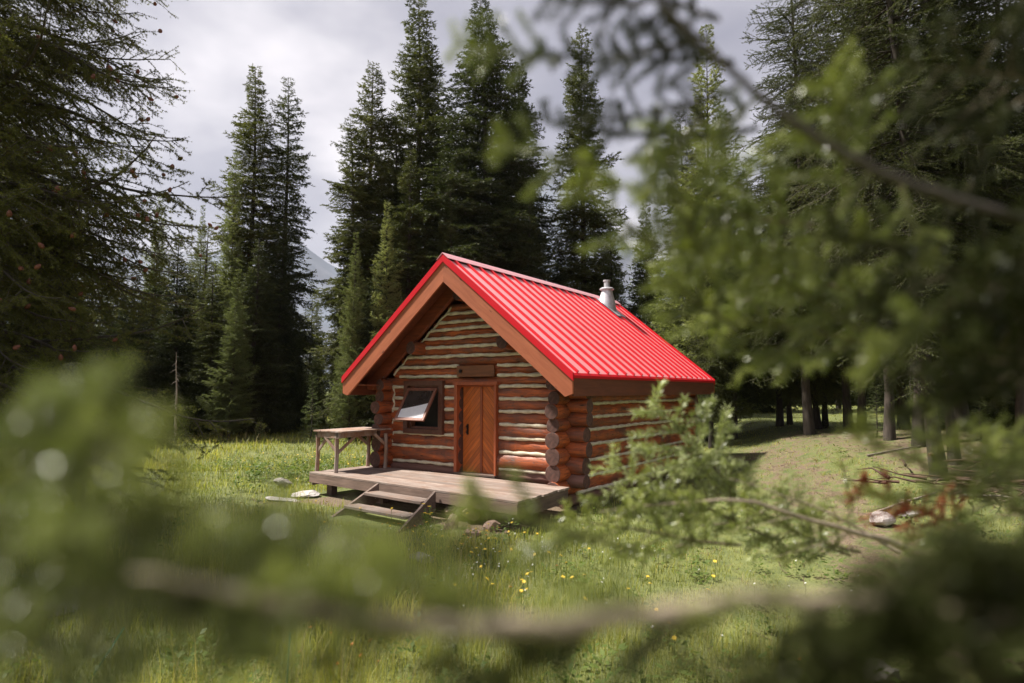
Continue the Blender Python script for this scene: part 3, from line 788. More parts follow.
BASE = dict(step=(.13, .1, .1), rad=(.02, .007, .004), ref=(2, .6, .3), wob=.05, curve=(-.28, -.1, 0), uptip=-1.2, max=1, start=(.05, .1, .1), skip=.08,
            ang=.95, zj=-.14, zs=.2, pw=.5, ratio=(.46, .4, .3), min=.07)

def tree_template(H, Rb, z0, kind, seed, whorl=.3, per=6, prof=.8, needle=(.1, .03), dens=60, droop=0., mati='spruce', barki='bark', trunk_r=.16, gap=0., clump=0., top_up=.5):
    rg = np.random.default_rng(seed)
    pr = dict(BASE); pr.update(kind)
    protos = {}
    for Lb in (.4, .8, 1.3, 2.0, 2.9):
        lst = []
        for s in range(3):
            segs = []
            p2 = dict(pr); 
            grow(segs, np.zeros(3), norm(np.array([1, 0, .02])), Lb, 0, p2, rg)
            V, F, A = needles(segs, rg, dens, needle[0], needle[1], lvls=(0, 1, 2), bare=.12)
            lst.append((V, stems(segs, 3, (0,)) if Lb < 1 else stems(segs, 3, (0, 1))))
        protos[Lb] = lst
    crown = MB(); z = z0; wood_ = MB()
    lean = rg.normal(0, .012, 2)
    ks = np.linspace(0, H, 14)
    tp = np.stack([lean[0] * ks + .04 * np.sin(ks * .5 + 1), lean[1] * ks + .04 * np.sin(ks * .4), ks], 1); tp[0] = 0
    tr = trunk_r * np.clip(1 - ks / H, .02, 1) ** .85; tr[0] *= 1.35
    tube(wood_, np.concatenate([[[0, 0, -.4]], tp]), np.concatenate([[tr[0] * 1.1], tr]), 9)
    keys = np.array(list(protos))
    lobes = rg.random(8) * 6.28
    while z < H - .12:
        t = (z - z0) / (H - z0)
        Rz = Rb * min((1 - t) ** prof, 1) * (1 - .25 * max(0, .12 - t) / .12)
        k = max(3, int(round(per * (1 - t * .35)))); a0 = rg.random() * 6.28
        cl = 1 + clump * math.sin(z * 2.4 + lobes[0]) * .6 + clump * math.sin(z * 5.3 + lobes[1]) * .4
        for i in range(k):
            if rg.random() < gap: continue
            az_ = a0 + i * 2 * math.pi / k + rg.normal(0, .22)
            L = max(.26, Rz * cl * rg.uniform(.7, 1.12) * (1 + .18 * math.sin(az_ * 2 + lobes[2] + z * .7)))
            key = keys[np.argmin(abs(np.log(keys / L)))]; V, sm = protos[key][rg.integers(3)]
            el = (-.28 + droop) * (1 - t) + top_up * t + rg.normal(0, .09)
            s = L / key; ce, se = math.cos(el), math.sin(el); roll = rg.normal(0, .3)
            Ry = np.array([[ce, 0, -se], [0, 1, 0], [se, 0, ce]]); Rx = np.array([[1, 0, 0], [0, math.cos(roll), -math.sin(roll)], [0, math.sin(roll), math.cos(roll)]])
            Rz_ = np.array([[math.cos(az_), -math.sin(az_), 0], [math.sin(az_), math.cos(az_), 0], [0, 0, 1]])
            Mx = (Rz_ @ Ry @ Rx) * s
            base = np.array([np.interp(z, ks, tp[:, 0]), np.interp(z, ks, tp[:, 1]), z + rg.normal(0, .05)])
            crown.add(V @ Mx.T + base, np.arange(len(V)).reshape(-1, 3), 0)
            Sv = sm.V[0] @ Mx.T + base; wood_.add(Sv, sm.F[0][0], 0, None, True)
        z += whorl * rg.uniform(.75, 1.2) * (1 - .35 * t)
    # leader sprig
    return dict(H=H, crown=crown.mesh('crown', [M[mati]]), trunk=wood_.mesh('trunk', [M[barki]]))

T = {}
T['spireA'] = tree_template(18, 1.75, .5, dict(curve=(-.4, -.15, 0)), 11, whorl=.24, per=8, prof=.52, clump=.33, mati='spruce', droop=-.15, dens=64)
T['spireB'] = tree_template(17, 1.6, .6, dict(curve=(-.45, -.15, 0)), 12, whorl=.25, per=7, prof=.5, clump=.38, mati='spruce', droop=-.22, gap=.04)
T['full'] = tree_template(16, 2.7, .3, dict(curve=(-.25, -.12, 0)), 13, whorl=.25, per=8, prof=.68, clump=.15, mati='spruce_dark', dens=66, droop=-.02)
T['fullB'] = tree_template(13, 2.3, .25, dict(curve=(-.2, -.12, 0)), 14, whorl=.25, per=8, prof=.85, clump=.15, mati='spruce_dark', dens=66)
T['larch'] = tree_template(15, 2.0, .8, dict(curve=(.25, -.25, 0), skip=.2, uptip=1), 15, whorl=.27, per=7, prof=.75, needle=(.1, .024), dens=80, mati='larch', barki='bark', trunk_r=.085, gap=.05, clump=.2, droop=.25)
T['high'] = tree_template(14, 2.3, 2.6, dict(curve=(-.3, -.12, 0)), 16, whorl=.28, per=7, prof=.6, mati='spruce_dark', droop=-.12, trunk_r=.15, clump=.2, needle=(.085, .02), dens=80)
T['near'] = tree_template(14, 2.2, 2.6, dict(curve=(-.3, -.12, 0), step=(.11, .07, .1)), 26, whorl=.27, per=7, prof=.6, mati='spruce_dark', droop=-.12, trunk_r=.105, clump=.2, needle=(.05, .0105), dens=150)
T['highB'] = tree_template(12, 2.0, 1.9, dict(curve=(-.35, -.12, 0)), 17, whorl=.3, per=6, prof=.7, mati='spruce', droop=-.15, trunk_r=.14, clump=.25, gap=.08, needle=(.09, .024), dens=66)
T['bare'] = tree_template(15, 2.9, 3.0, dict(curve=(-.1, -.2, 0), skip=.4, wob=.1), 18, whorl=.42, per=5, prof=.5, mati='spruce_dark', droop=0, trunk_r=.11, gap=.2, needle=(.05, .011), dens=110)
T['sapling'] = tree_template(3.2, .75, .15, dict(curve=(-.1, -.1, 0), step=(.14, .09, .1)), 19, whorl=.16, per=6, prof=.8, mati='sapling', trunk_r=.035, needle=(.055, .012), dens=60, droop=.25)
# dead snag
mb = MB(); rg = np.random.default_rng(5)
tube(mb, [(0, 0, -.2), (.03, 0, 1.2), (-.02, .02, 2.4), (.03, 0, 3.6), (.06, .02, 4.3)], [.06, .05, .04, .025, .008], 7)
tw = MB()
for k in range(26):
    z = .4 + k * .14; a_ = rg.random() * 6.28; L = rg.uniform(.12, .4)
    tube(tw, [(0, 0, z), (L * .5 * math.cos(a_), L * .5 * math.sin(a_), z - .03), (L * math.cos(a_), L * math.sin(a_), z - .14)], [.009, .006, .002], 4, cap=False)
T['snag'] = dict(H=4.3, crown=tw.mesh('dead_twig', [M['bark_dead']]), trunk=mb.mesh('trunk', [M['bark_dead']]))

def tree(kind, u, d, vtop, label, name='spruce_tree', cat='tree', wid=1.0, rz=None, group=None, lean=0.0, Hfix=None, leanax=None):
    g = ground(u, d); t = T[kind]
    H = Hfix or (P(u, vtop, d)[2] - g[2]); s = H / t['H']
    o = empty(name, g, label, cat, group, rotz=rz if rz is not None else random.random() * 6.28)
    o.scale = (s * wid, s * wid, s)
    if lean:                                            # tilt towards image right
        ax = Vector(FWD); q = Matrix.Rotation(lean, 4, ax) @ Matrix.Rotation(o.rotation_euler.z, 4, 'Z'); o.rotation_euler = q.to_euler()
    a = bpy.data.objects.new('trunk', t['trunk']); COL.objects.link(a); a.parent = o
    b_ = bpy.data.objects.new('crown' if kind != 'snag' else 'dead_twigs', t['crown']); COL.objects.link(b_); b_.parent = o
    return o

# left of the cabin
tree('spireA', 248, 30, 68, 'tall dark spire spruce, left and taller of the twin pair against the sky', wid=1.3)
tree('spireB', 285, 31, 80, 'tall ragged spruce, right and shorter of the twin pair against the sky', wid=1.15)
tree('larch', 226, 28, 150, 'pale feathery larch rising in front of the twin spruces', 'larch_tree', wid=.8)
tree('fullB', 178, 26, 236, 'dark pointed spruce standing left of the thin dead trunk', wid=1.2)
tree('larch', 150, 34, 195, 'pale wispy larch top showing beside the large near tree', 'larch_tree', wid=.8)
tree('larch', 196, 36, 205, 'slim pale larch between the dark pointed spruce and the twin pair', 'larch_tree', wid=.7)
tree('fullB', 214, 25.5, 262, 'broad dark spruce at the meadow edge behind the little shrub tree', wid=1.35)
tree('fullB', 252, 27, 240, 'dark skirted spruce below the left twin spruce', wid=1.35)
tree('full', 278, 29, 215, 'dark bushy spruce below the right twin spruce', wid=.8)
tree('fullB', 130, 24, 270, 'dark spruce in the shade behind the big left branches', wid=1.2)
tree('highB', 95, 27, 215, 'spruce half lost in shadow at the far left of the meadow', wid=1.1)
tree('full', 50, 25, 150, 'deep shaded spruce left of the meadow, second from the picture edge', wid=1.1)
tree('full', 5, 23, 100, 'deep shaded spruce at the left picture edge', wid=1.2)
tree('snag', 180, 22.5, 352, 'thin bare dead trunk standing at the meadow edge', 'dead_tree', lean=-.03, wid=1.0)
tree('sapling', 262, 24.5, 417, 'small low fir bush at the back of the sunny meadow', 'fir_sapling', wid=1.4)
tree('sapling', 313, 25, 372, 'slim pale green fir sapling left of the deck table', 'fir_sapling', wid=.85)
tree('highB', 309, 40, 290, 'small far spruce seen in the gap under the mountain', wid=.9)
tree('highB', 318, 43, 286, 'dark little far spruce right of the gap under the mountain', wid=.7)
tree('highB', 302, 46, 300, 'far spruce in the gap, lowest of the three under the mountain', wid=.9)
tree('larch', 351, 24, 232, 'light green young conifer against the left side of the tall central trees', 'fir_tree', wid=.85)
tree('spireA', 368, 27, 64, 'tall spruce left of the cabin roof with a thin pointed tip', wid=1.35)
tree('spireB', 361, 26.5, 118, 'shorter spruce leaning out left of the thin pointed one', wid=1.3, lean=-.03)
tree('larch', 388, 24, 200, 'olive bushy conifer close behind the left slope of the roof', 'fir_tree', wid=.9)
tree('spireB', 392, 28, 105, 'narrow spruce tucked between the two tallest left of the ridge', wid=1.3)
tree('spireA', 417, 29, -2, 'tallest slim spruce rising above the roof peak to the top of the picture', wid=1.4)
tree('spireB', 440, 31, 80, 'dark spruce filling the gap right of the tallest slim one', wid=1.4)
tree('full', 492, 27, -8, 'massive broad dark spruce behind the roof ridge', wid=1.3)
tree('fullB', 452, 25, 175, 'dark low spruce just behind the roof peak', wid=1.0)
tree('fullB', 530, 27, 185, 'dark low spruce right of the massive one behind the ridge', wid=.95)
tree('spireA', 583, 30, 30, 'narrow spruce right of the massive one, behind blurred green leaves', wid=1.2)
tree('fullB', 560, 29, 240, 'dark spruce behind the ridge left of the chimney', wid=.95)
tree('larch', 705, 20, 28, 'airy pale larch with see-through branches above the chimney side', 'larch_tree', wid=1.1)
tree('fullB', 610, 28, 215, 'dark spruce directly behind the chimney', wid=1.0)
tree('fullB', 650, 25, 200, 'shaded spruce behind the right half of the roof', wid=1.1)
tree('high', 731, 19.5, 150, 'dark spruce with a bare trunk just right of the roof corner', wid=1.0)
tree('highB', 709, 18.5, 185, 'spruce whose pale trunk touches the right roof corner', wid=.8)
tree('high', 690, 22, 110, 'dark spruce behind the right end of the roof', wid=1.0)
tree('fullB', 150, 29, 250, 'dark spruce between the pale wispy larch top and the dark pointed spruce', wid=1.3)
tree('highB', 203, 33, 225, 'olive spruce behind the slim pale larch', wid=1.4)
tree('larch', 232, 24.5, 268, 'drooping pale larch low in front of the left twin', 'larch_tree', wid=1.2)
tree('spireB', 404, 25.5, 150, 'olive spruce immediately behind the left roof edge', wid=1.4)
tree('fullB', 380, 24.5, 240, 'low dark spruce behind the left eave of the cabin', wid=1.1)
tree('full', 512, 30, 60, 'dark spruce shouldering the massive one on its right', wid=1.0)
tree('fullB', 466, 28, 120, 'dark spruce shouldering the massive one on its left', wid=1.1)
for k, (u, d, v, lab) in enumerate(((70, 33, 255, 'shaded spruce deep in the wood at the far left'), (118, 34, 262, 'shaded spruce deep in the wood behind the left boughs'), (160, 36, 272, 'dim spruce deep behind the dead trunk'),
        (190, 33, 262, 'dim spruce right behind the thin dead trunk'), (240, 36, 258, 'dim spruce deep behind the left twin'), (268, 35, 272, 'dim spruce deep between the twin spruces'), (297, 33, 318, 'low dark spruce at the foot of the mountain gap, left one'),
        (318, 34, 330, 'low dark spruce at the foot of the mountain gap, right one'), (342, 33, 285, 'dim spruce behind the young light green conifer'), (362, 34, 240, 'dim spruce deep behind the thin pointed spruce'))):
    tree(('fullB', 'full', 'highB')[k % 3], u, d, v, lab, wid=1.25 if not 290 < u < 325 else .95)
# right grove
tree('highB', 777, 20, 140, 'slim trunked spruce, left of a close pair in the clearing', wid=.9)
tree('highB', 787, 20.5, 170, 'slim trunked spruce, right of a close pair in the clearing', wid=.8)
tree('high', 804, 19, 60, 'upright spruce beside the leaning trunk in the right grove', wid=.8)
tree('highB', 815, 18.6, 120, 'spruce with a leaning trunk in the right grove', wid=.8, lean=-.07)
tree('highB', 822, 19, 150, 'thin straight spruce right of the leaning trunk', wid=.8)
tree('high', 845, 18, 40, 'spruce with a grey trunk left of the stout one in the grove', wid=.9)
tree('near', 858, 17, -30, 'stout trunked spruce in the middle of the right grove', wid=1.0)
tree('highB', 836, 30, 210, 'far spruce whose short trunk stands in the bright clearing', wid=.9)
tree('near', 886, 16.5, -60, 'dark spruce right of the stout trunk in the grove', wid=.9)
tree('high', 900, 17, -20, 'dark spruce in front of the far brown hut', wid=.9)
tree('near', 932, 10.6, -330, 'near spruce with a leaning trunk, nearest of the right grove', wid=.95, lean=-.05)
tree('near', 948, 11.2, -240, 'second near spruce close behind the leaning trunk on the right', wid=.8)
tree('bare', 915, 12.8, -220, 'spindly conifer with bare upper boughs against the sky at top right', wid=1.1)
tree('bare', 885, 14, -120, 'thinly needled conifer left of the bare boughed one at top right', wid=1.0)
tree('near', 806, 17.5, -90, 'tall dark fir whose left edge meets the sky at top right', wid=1.05)
tree('highB', 958, 15, -20, 'spruce in deep shade behind the brushwood on the right', wid=1.0)
tree('near', 1016, 11.5, -200, 'dark spruce at the right picture edge behind the brushwood', wid=1.0)
tree('full', 985, 18, 20, 'broad shaded spruce filling the right background', wid=1.0)
tree('full', 1050, 16, -60, 'shaded broad spruce beyond the right picture edge', wid=1.1)
tree('fullB', 755, 27, 160, 'broad spruce at the back of the clearing, left half', wid=1.1)
tree('full', 930, 26, 40, 'large dark spruce behind the grove and the far hut', wid=1.1)
tree('full', 870, 36, 120, 'large spruce at the far edge of the bright clearing', wid=1.1)
tree('full', 800, 38, 130, 'spruce at the far edge of the clearing behind the slim pair', wid=1.1)

for k, (u, d, v, lab) in enumerate(((768, 41, 300, 'young fir at the back of the clearing, behind the slim pair'), (832, 43, 290, 'young fir at the back of the clearing between the leaning and the stout trunk'), (878, 42, 305, 'young fir at the back of the clearing beside the far hut'),
        (915, 44, 285, 'young fir at the back of the clearing right of the far hut'), (742, 38, 300, 'young fir at the back of the clearing beside the roof corner'))):
    tree('larch' if k % 2 else 'fullB', u, d, v, lab, 'fir_tree', wid=1.5)
tree('sapling', 872, 14.5, 385, 'small fir growing among the trunks of the right grove', 'fir_sapling', wid=1.5)
tree('sapling', 975, 12.5, 395, 'small fir growing behind the brushwood at the right', 'fir_sapling', wid=1.6)

# far-off wood as one mass behind everything
mb = MB(); rg = np.random.default_rng(77)
proto_c = T['fullB']; me = proto_c['crown']; nv = len(me.vertices); co = np.empty(nv * 3); me.vertices.foreach_get('co', co); co = co.reshape(-1, 3, 3)
sel = co[rg.choice(len(co), 7000, replace=False)]; ctr = sel.mean(1, keepdims=True); sel = ctr + (sel - ctr) * 3.4
for k in range(150):
    u = rg.uniform(-420, 1450); d = rg.uniform(42, 85)
    if 290 < u < 338: continue
    p = ground(u, d); a_ = rg.random() * 6.28; s = rg.uniform(.62, 1.05) * (1.15 if u > 600 else .95)
    Rm = np.array([[math.cos(a_), -math.sin(a_), 0], [math.sin(a_), math.cos(a_), 0], [0, 0, 1]]) * s
    part = sel[rg.choice(7000, 3500, replace=False)].reshape(-1, 3) @ Rm.T + p
    mb.add(part, np.arange(len(part)).reshape(-1, 3))
tag(obj('distant_forest', mb, 'far_wood'), 'far spruce forest closing the view behind the clearing', 'forest', kind='stuff')

# ------------------------------------------------------------------ the big near conifer at the left edge
nl = empty('larch_tree', ground(-75, 8.8), 'large near conifer at the left edge, long dark boughs dotted with brown cones', 'tree')
gl = np.array(nl.location)
mb = MB(); tube(mb, [(0, 0, -.3), (0, 0, 1), (.05, 0, 5), (0, .05, 8.5), (.03, 0, 11.5)], [.3, .24, .2, .1, .02], 12)
obj('trunk', mb, 'bark', nl)
rg = np.random.default_rng(21)
PRN = dict(step=(.2, .13, .09), rad=(.038, .009, .0045), ref=(3.2, .9, .3), wob=.075, curve=(-.22, -.35, -.2), uptip=-1.6, max=2, start=(.12, .12, .1), skip=.22,
           ang=.85, zj=-.3, zs=.25, pw=.45, ratio=(.34, .34, .3), min=.08)
protos = []
for s in range(5):
    segs = grow([], np.zeros(3), norm(np.array([1, 0, .05])), 3.6, 0, PRN, rg)
    V, F, A = needles(segs, rg, 300, .036, .0075, theta=1.0, lvls=(1, 2), flat=1.0, tuft=7)
    V0, F0, A0 = needles([q for q in segs if q[4] == 0 and q[5] > .35], rg, 180, .036, .0075, theta=1.0, lvls=(0,), flat=1.0, tuft=7)
    tips = [q for q in segs if q[4] >= 1 and q[5] > .3]
    protos.append((np.concatenate([V, V0]), stems(segs, 5, (0, 1, 2)), tips))
cone_mb = MB()
cv = []
for k, (r, z) in enumerate(((.004, 0), (.014, .006), (.018, .016), (.014, .028), (.004, .038))):
    for j in range(8): cv.append((r * math.cos(j * .785), r * math.sin(j * .785), z * 1.2))
cone_mb.add(cv, [[k * 8 + j, k * 8 + (j + 1) % 8, (k + 1) * 8 + (j + 1) % 8, (k + 1) * 8 + j] for k in range(4) for j in range(8)], 0, None, True)
cone_me = cone_mb.mesh('cone', [M['cone']])
crown = MB(); wd = MB(); cones = []
az_cam = YAW                                             # image-right direction has angle YAW in world xy
for z in np.arange(2.3, 11.2, .28):
    t = (z - 1.0) / 10.8
    for i in range(7):
        a_ = rg.random() * 6.28 if i > 2 else az_cam + rg.uniform(-1.15, .9)
        toward = math.cos(a_ - az_cam)
        L = 4.9 * (1 - t) ** .42 * rg.uniform(.72, 1.04) * (1 - .30 * math.exp(-((z - 3.6) / .8) ** 2))
        k = rg.integers(5); V, sm, tips = protos[k]; s = L / 3.6
        el = -.2 + .45 * t + rg.normal(0, .1); roll = rg.normal(0, .35); ce, se = math.cos(el), math.sin(el)
        Mx = (np.array([[math.cos(a_), -math.sin(a_), 0], [math.sin(a_), math.cos(a_), 0], [0, 0, 1]]) @ np.array([[ce, 0, -se], [0, 1, 0], [se, 0, ce]]) @
              np.array([[1, 0, 0], [0, math.cos(roll), -math.sin(roll)], [0, math.sin(roll), math.cos(roll)]])) * s
        b0 = np.array([0, 0, z])
        crown.add(V @ Mx.T + b0, np.arange(len(V)).reshape(-1, 3)); wd.add(sm.V[0] @ Mx.T + b0, sm.F[0][0], 0, None, True)
        if toward > .3 and 2.6 < z < 9:
            for q in tips:
                if rg.random() < .03: cones.append(q[1] @ Mx.T + b0)
obj('crown', crown, 'nearlarch', nl); obj('bough', wd, 'twig_dark', nl)
cones.sort(key=lambda c: -(c[0] * RGT[0] + c[1] * RGT[1]) + rg.normal(0, .9))
for c in cones[:95]:
    o = obj('cone', cone_me, [], nl, loc=tuple(c), rot=(rg.normal(0, .6), rg.normal(0, .6), 0)); o.scale = (1.7, 1.7, 1.9)

# ------------------------------------------------------------------ out-of-focus fir branches close to the camera
def fg_proto(L, seed, step=(.05, .042, .036), dens=900, nl=.017, nw=.0022, mode='spray', rad=.006, maxl=2, skip=.12, ratio=(.45, .42, .3), bare=0.0, curve=(-.3, 0, 0), wob=.05, lv=(0, 1, 2)):
    rg = np.random.default_rng(seed)
    pr = dict(step=step, rad=(rad, .0022, .0014), ref=(L, .2, .08), wob=wob, curve=curve, uptip=-.6, max=maxl, start=(.1, .15, .2), skip=skip,
              ang=.9, zj=0, zs=.16, pw=.6, ratio=ratio, min=.022)
    segs = grow([], np.zeros(3), np.array([1.0, 0, 0]), L, 0, pr, rg)
    V, F, A = needles(segs, rg, dens, nl, nw, theta=.9, lvls=lv, flat=.6, shape='sp', bare=bare)
    nm = MB(); nm.add(V, F, 0, np.clip((A - .45) / .55, 0, 1) ** 1.3)
    end = np.array([s for s in segs if s[4] == 0][-1][1])
    return nm, stems(segs, 6, (0, 1, 2)), end
FG = {'s': [fg_proto(.24, 100 + i, nl=.017, nw=.0024, rad=.003, maxl=1, dens=1150, ratio=(.5, .4, .3), skip=.12, step=(.036, .036, .036)) for i in range(3)],
      'd': [fg_proto(.22, 160 + i, dens=1300, nl=.016, rad=.003, ratio=(.55, .45, .3), skip=.05, step=(.035, .035, .03)) for i in range(2)],
      'm': [fg_proto(.45, 110 + i, dens=950, nl=.019, nw=.0022, rad=.004, ratio=(.42, .42, .3), skip=.2, step=(.048, .042, .04)) for i in range(3)],
      'l': [fg_proto(.85, 120 + i, dens=1300, nl=.019, nw=.0024, rad=.0065, ratio=(.3, .4, .3), skip=.3, step=(.08, .06, .05)) for i in range(2)],
      't': [fg_proto(.55, 130 + i, dens=1500, nl=.018, rad=.003, maxl=1, ratio=(.2, .4, .3), step=(.06, .05, .04)) for i in range(2)],
      'stick': [fg_proto(.9, 150 + i, dens=500, nl=.018, rad=.009, ratio=(.25, .35, .3), skip=.55, lv=(1, 2), wob=.09, step=(.08, .06, .05)) for i in range(2)]}
for k, lst in FG.items():
    for i, (nm, smb, e) in enumerate(lst):
        lst[i] = [nm, smb, e, {}, smb.mesh('stem', [M['twig']])]
FGG = 'blurred fir branches framing the view'
def branch(kind, a, b_, label, needle='fg', roll=0.0, var=0, stem=None, group=FGG, name='fir_branch', thick=1.0):
    if a[0] > 430 and .44 < a[2] < .9 and a[1] < 440: a = (a[0], a[1], a[2] * 1.3); b_ = (b_[0], b_[1], b_[2] * 1.3)
    A = P(*a); B_ = P(*b_); nm, smb, e, cache, sme = FG[kind][var % len(FG[kind])]
    if needle not in cache: cache[needle] = nm.mesh('needles', [M[needle]], 'tip')
    if stem:
        if ('s', stem) not in cache: cache[('s', stem)] = smb.mesh('stem', [M[stem]])
        sme = cache[('s', stem)]
    d = Vector(B_ - A); L = d.length; el = Vector(e).length
    s = L / el
    x = d.normalized(); z0 = Vector((0, 0, 1)) if abs(x.z) < .9 else Vector(-FWD)
    # the fan of twigs lies roughly level, tipped so that the camera sees some of it
    up = (Matrix.Rotation(roll, 4, x) @ (z0 - x * z0.dot(x)).normalized()).normalized(); y = up.cross(x)
    R0 = Matrix((x, y, up)).transposed()
    q = Vector(e).normalized().rotation_difference(Vector((1, 0, 0))).to_matrix()
    o = empty(name, A, label, 'branch', group)
    o.matrix_world = Matrix.Translation(Vector(A)) @ (R0 @ q).to_4x4() @ Matrix.Scale(s, 4)
    st_ = obj('stem', sme, [], o); nd_ = obj('needles', cache[needle], [], o)
    return o

# top right
def bough(path, radii, label, matk='twig_pale', sprays=()):
    pts = np.array([P(*q) for q in path]); org = pts[0]
    t = np.linspace(0, 1, len(pts)); tf = np.linspace(0, 1, len(pts) * 6)
    q = np.stack([np.interp(tf, t, pts[:, k]) for k in range(3)], 1); k_ = np.ones(7) / 7
    for c in range(3): q[3:-3, c] = np.convolve(q[:, c], k_, 'valid')
    q += np.random.default_rng(len(path)).normal(0, .0008, q.shape)
    o = empty('fir_branch', org, label, 'branch', FGG)
    mb = MB(); tube(mb, q - org, np.interp(tf, t, radii), 8); obj('stem', mb, matk, o)
    for (kind, a, b_, needle, var, roll) in sprays:
        c = branch(kind, a, b_, None, needle, roll, var, None, None, 'twig'); c['category'] = ''; del c['category']
        bpy.context.view_layer.update(); mw = c.matrix_world.copy(); c.parent = o; c.matrix_parent_inverse = Matrix.Translation(-Vector(org)); c.matrix_world = mw
    return o
bough([(1160, 262, .62), (1060, 228, .61), (960, 203, .6), (870, 170, .59), (790, 120, .58), (740, 80, .57), (700, 42, .57), (640, -15, .56), (590, -70, .55)],
      [.006, .0056, .0052, .0047, .0043, .004, .0036, .0032, .0028], 'dark diagonal bough crossing the top right of the picture', 'twig_dark',
      (('t', (740, 85, .54), (560, 118, .52), 'fg_dark', 0, 1.0), ('s', (870, 172, .56), (800, 260, .54), 'fg', 1, 1.0), ('s', (700, 42, .53), (600, 60, .5), 'fg_dark', 2, 1.0),
       ('s', (960, 207, .58), (1000, 110, .55), 'fg_dark', 0, .8), ('s', (760, 95, .54), (700, 150, .52), 'fg', 0, .8), ('s', (900, 185, .57), (930, 270, .55), 'fg', 1, .8), ('s', (660, 5, .52), (700, 60, .5), 'fg_dark', 1, .8), ('s', (820, 145, .56), (855, 60, .52), 'fg', 2, .8)))
branch('t', (760, 128, .62), (520, 112, .56), 'blurred level twig above the chimney, nearest the large pale larch', 'fg_dark', .9, 0, 'twig_dark')
branch('t', (735, 62, .6), (535, 50, .55), 'blurred wispy twig at the top, left of the dark diagonal bough', 'fg_dark', 1.0, 1, 'twig_dark')
branch('s', (720, 20, .55), (620, -20, .5), 'short dark blurred twig at the very top right of centre', 'fg_dark', .8, 0)
branch('s', (590, 165, .5), (490, 142, .46), 'fresh green blurred sprig in front of the massive spruce', 'fg', 1.1, 1)
branch('s', (560, 60, .5), (455, 45, .46), 'faint small blurred sprig at top above the massive spruce', 'fg', 1.2, 2)
branch('s', (640, 5, .5), (545, 0, .45), 'dark little sprig hanging at the top edge beside the diagonal bough', 'fg_dark', .8, 2)
branch('m', (810, 225, .75), (570, 180, .62), 'light green blurred branch reaching left above the chimney', 'fg', .9, 0)
branch('s', (850, 290, .8), (665, 245, .7), 'blurred green branch ending just above and right of the chimney', 'fg', .8, 1)
branch('m', (900, 345, .75), (700, 312, .66), 'blurred branch hanging over the right roof slope', 'fg', .9, 2)
branch('l', (1120, 320, .7), (820, 235, .55), 'large dark blurred branch entering from the right edge', 'fg_dark', .8, 0)
branch('m', (1080, 90, .6), (900, 60, .5), 'dark blurred branch in the upper right corner', 'fg_dark', .9, 2)
branch('m', (1090, 360, .6), (870, 300, .5), 'greyish green blurred branch below the large dark right one', 'fg_dark', .9, 1)
branch('s', (980, 290, .5), (860, 362, .46), 'light green blurred sprig pointing down left on the right side', 'fg', .8, 1)
branch('s', (850, 200, .6), (832, 70, .5), 'upright pale blurred sprig in front of the tall dark fir', 'fg', .7, 0)
branch('m', (720, 285, .66), (645, 150, .56), 'upright blurred sprig between the ridge and the pale larch', 'fg', .8, 2)
branch('s', (820, 260, .6), (720, 250, .56), 'small blurred sprig in the centre of the right green mass', 'fg', .9, 2)
# middle right, nearly in focus
branch('stick', (905, 548, 1.75), (600, 512, 1.55), 'long grey twig reaching left across the grass right of the deck', 'fg', 1.2, 0, 'twig_pale')
branch('stick', (900, 552, 1.7), (728, 478, 1.75), 'shorter pale twig slanting up right of the cabin corner', 'fg', 1.2, 1, 'twig_pale')
branch('s', (735, 490, 2.1), (652, 402, 2.0), 'fresh blue-green fir spray in front of the cabin side wall', 'fg_blue', .9, 0)
branch('m', (850, 555, 2.1), (700, 470, 2.0), 'fresh fir spray just right of the one before the side wall', 'fg_blue', 1.0, 1)
branch('m', (780, 540, 2.1), (605, 458, 2.0), 'fresh fir spray beside the stacked log ends', 'fg_blue', 1.0, 2)
branch('m', (860, 552, 2.0), (740, 505, 1.9), 'drooping green spray below the pale slanting twig', 'fg', 1.0, 1)
branch('m', (740, 545, 1.7), (560, 515, 1.6), 'green spray hanging under the long grey twig', 'fg', 1.0, 2)
branch('m', (1075, 530, 1.0), (840, 432, .95), 'thick green spray slanting up left at the right edge', 'fg', .9, 0)
branch('m', (1080, 610, .95), (950, 560, .85), 'dark spray below the thick green one at the right edge', 'fg_dark', .9, 2)
branch('m', (1050, 470, .9), (950, 440, .8), 'dim spray above the thick green one at the right edge', 'fg', .9, 1)
branch('s', (975, 530, 1.45), (905, 506, 1.4), 'rusty red dead spray at the right end of the rusty twig', 'rust', 1.0, 0)
branch('s', (930, 515, 1.45), (853, 486, 1.4), 'rusty red dead spray over the pale rock', 'rust', 1.0, 1)
branch('s', (620, 545, .62), (455, 503, .58), 'light green blurred spray over the right end of the deck', 'fg', 1.0, 1)
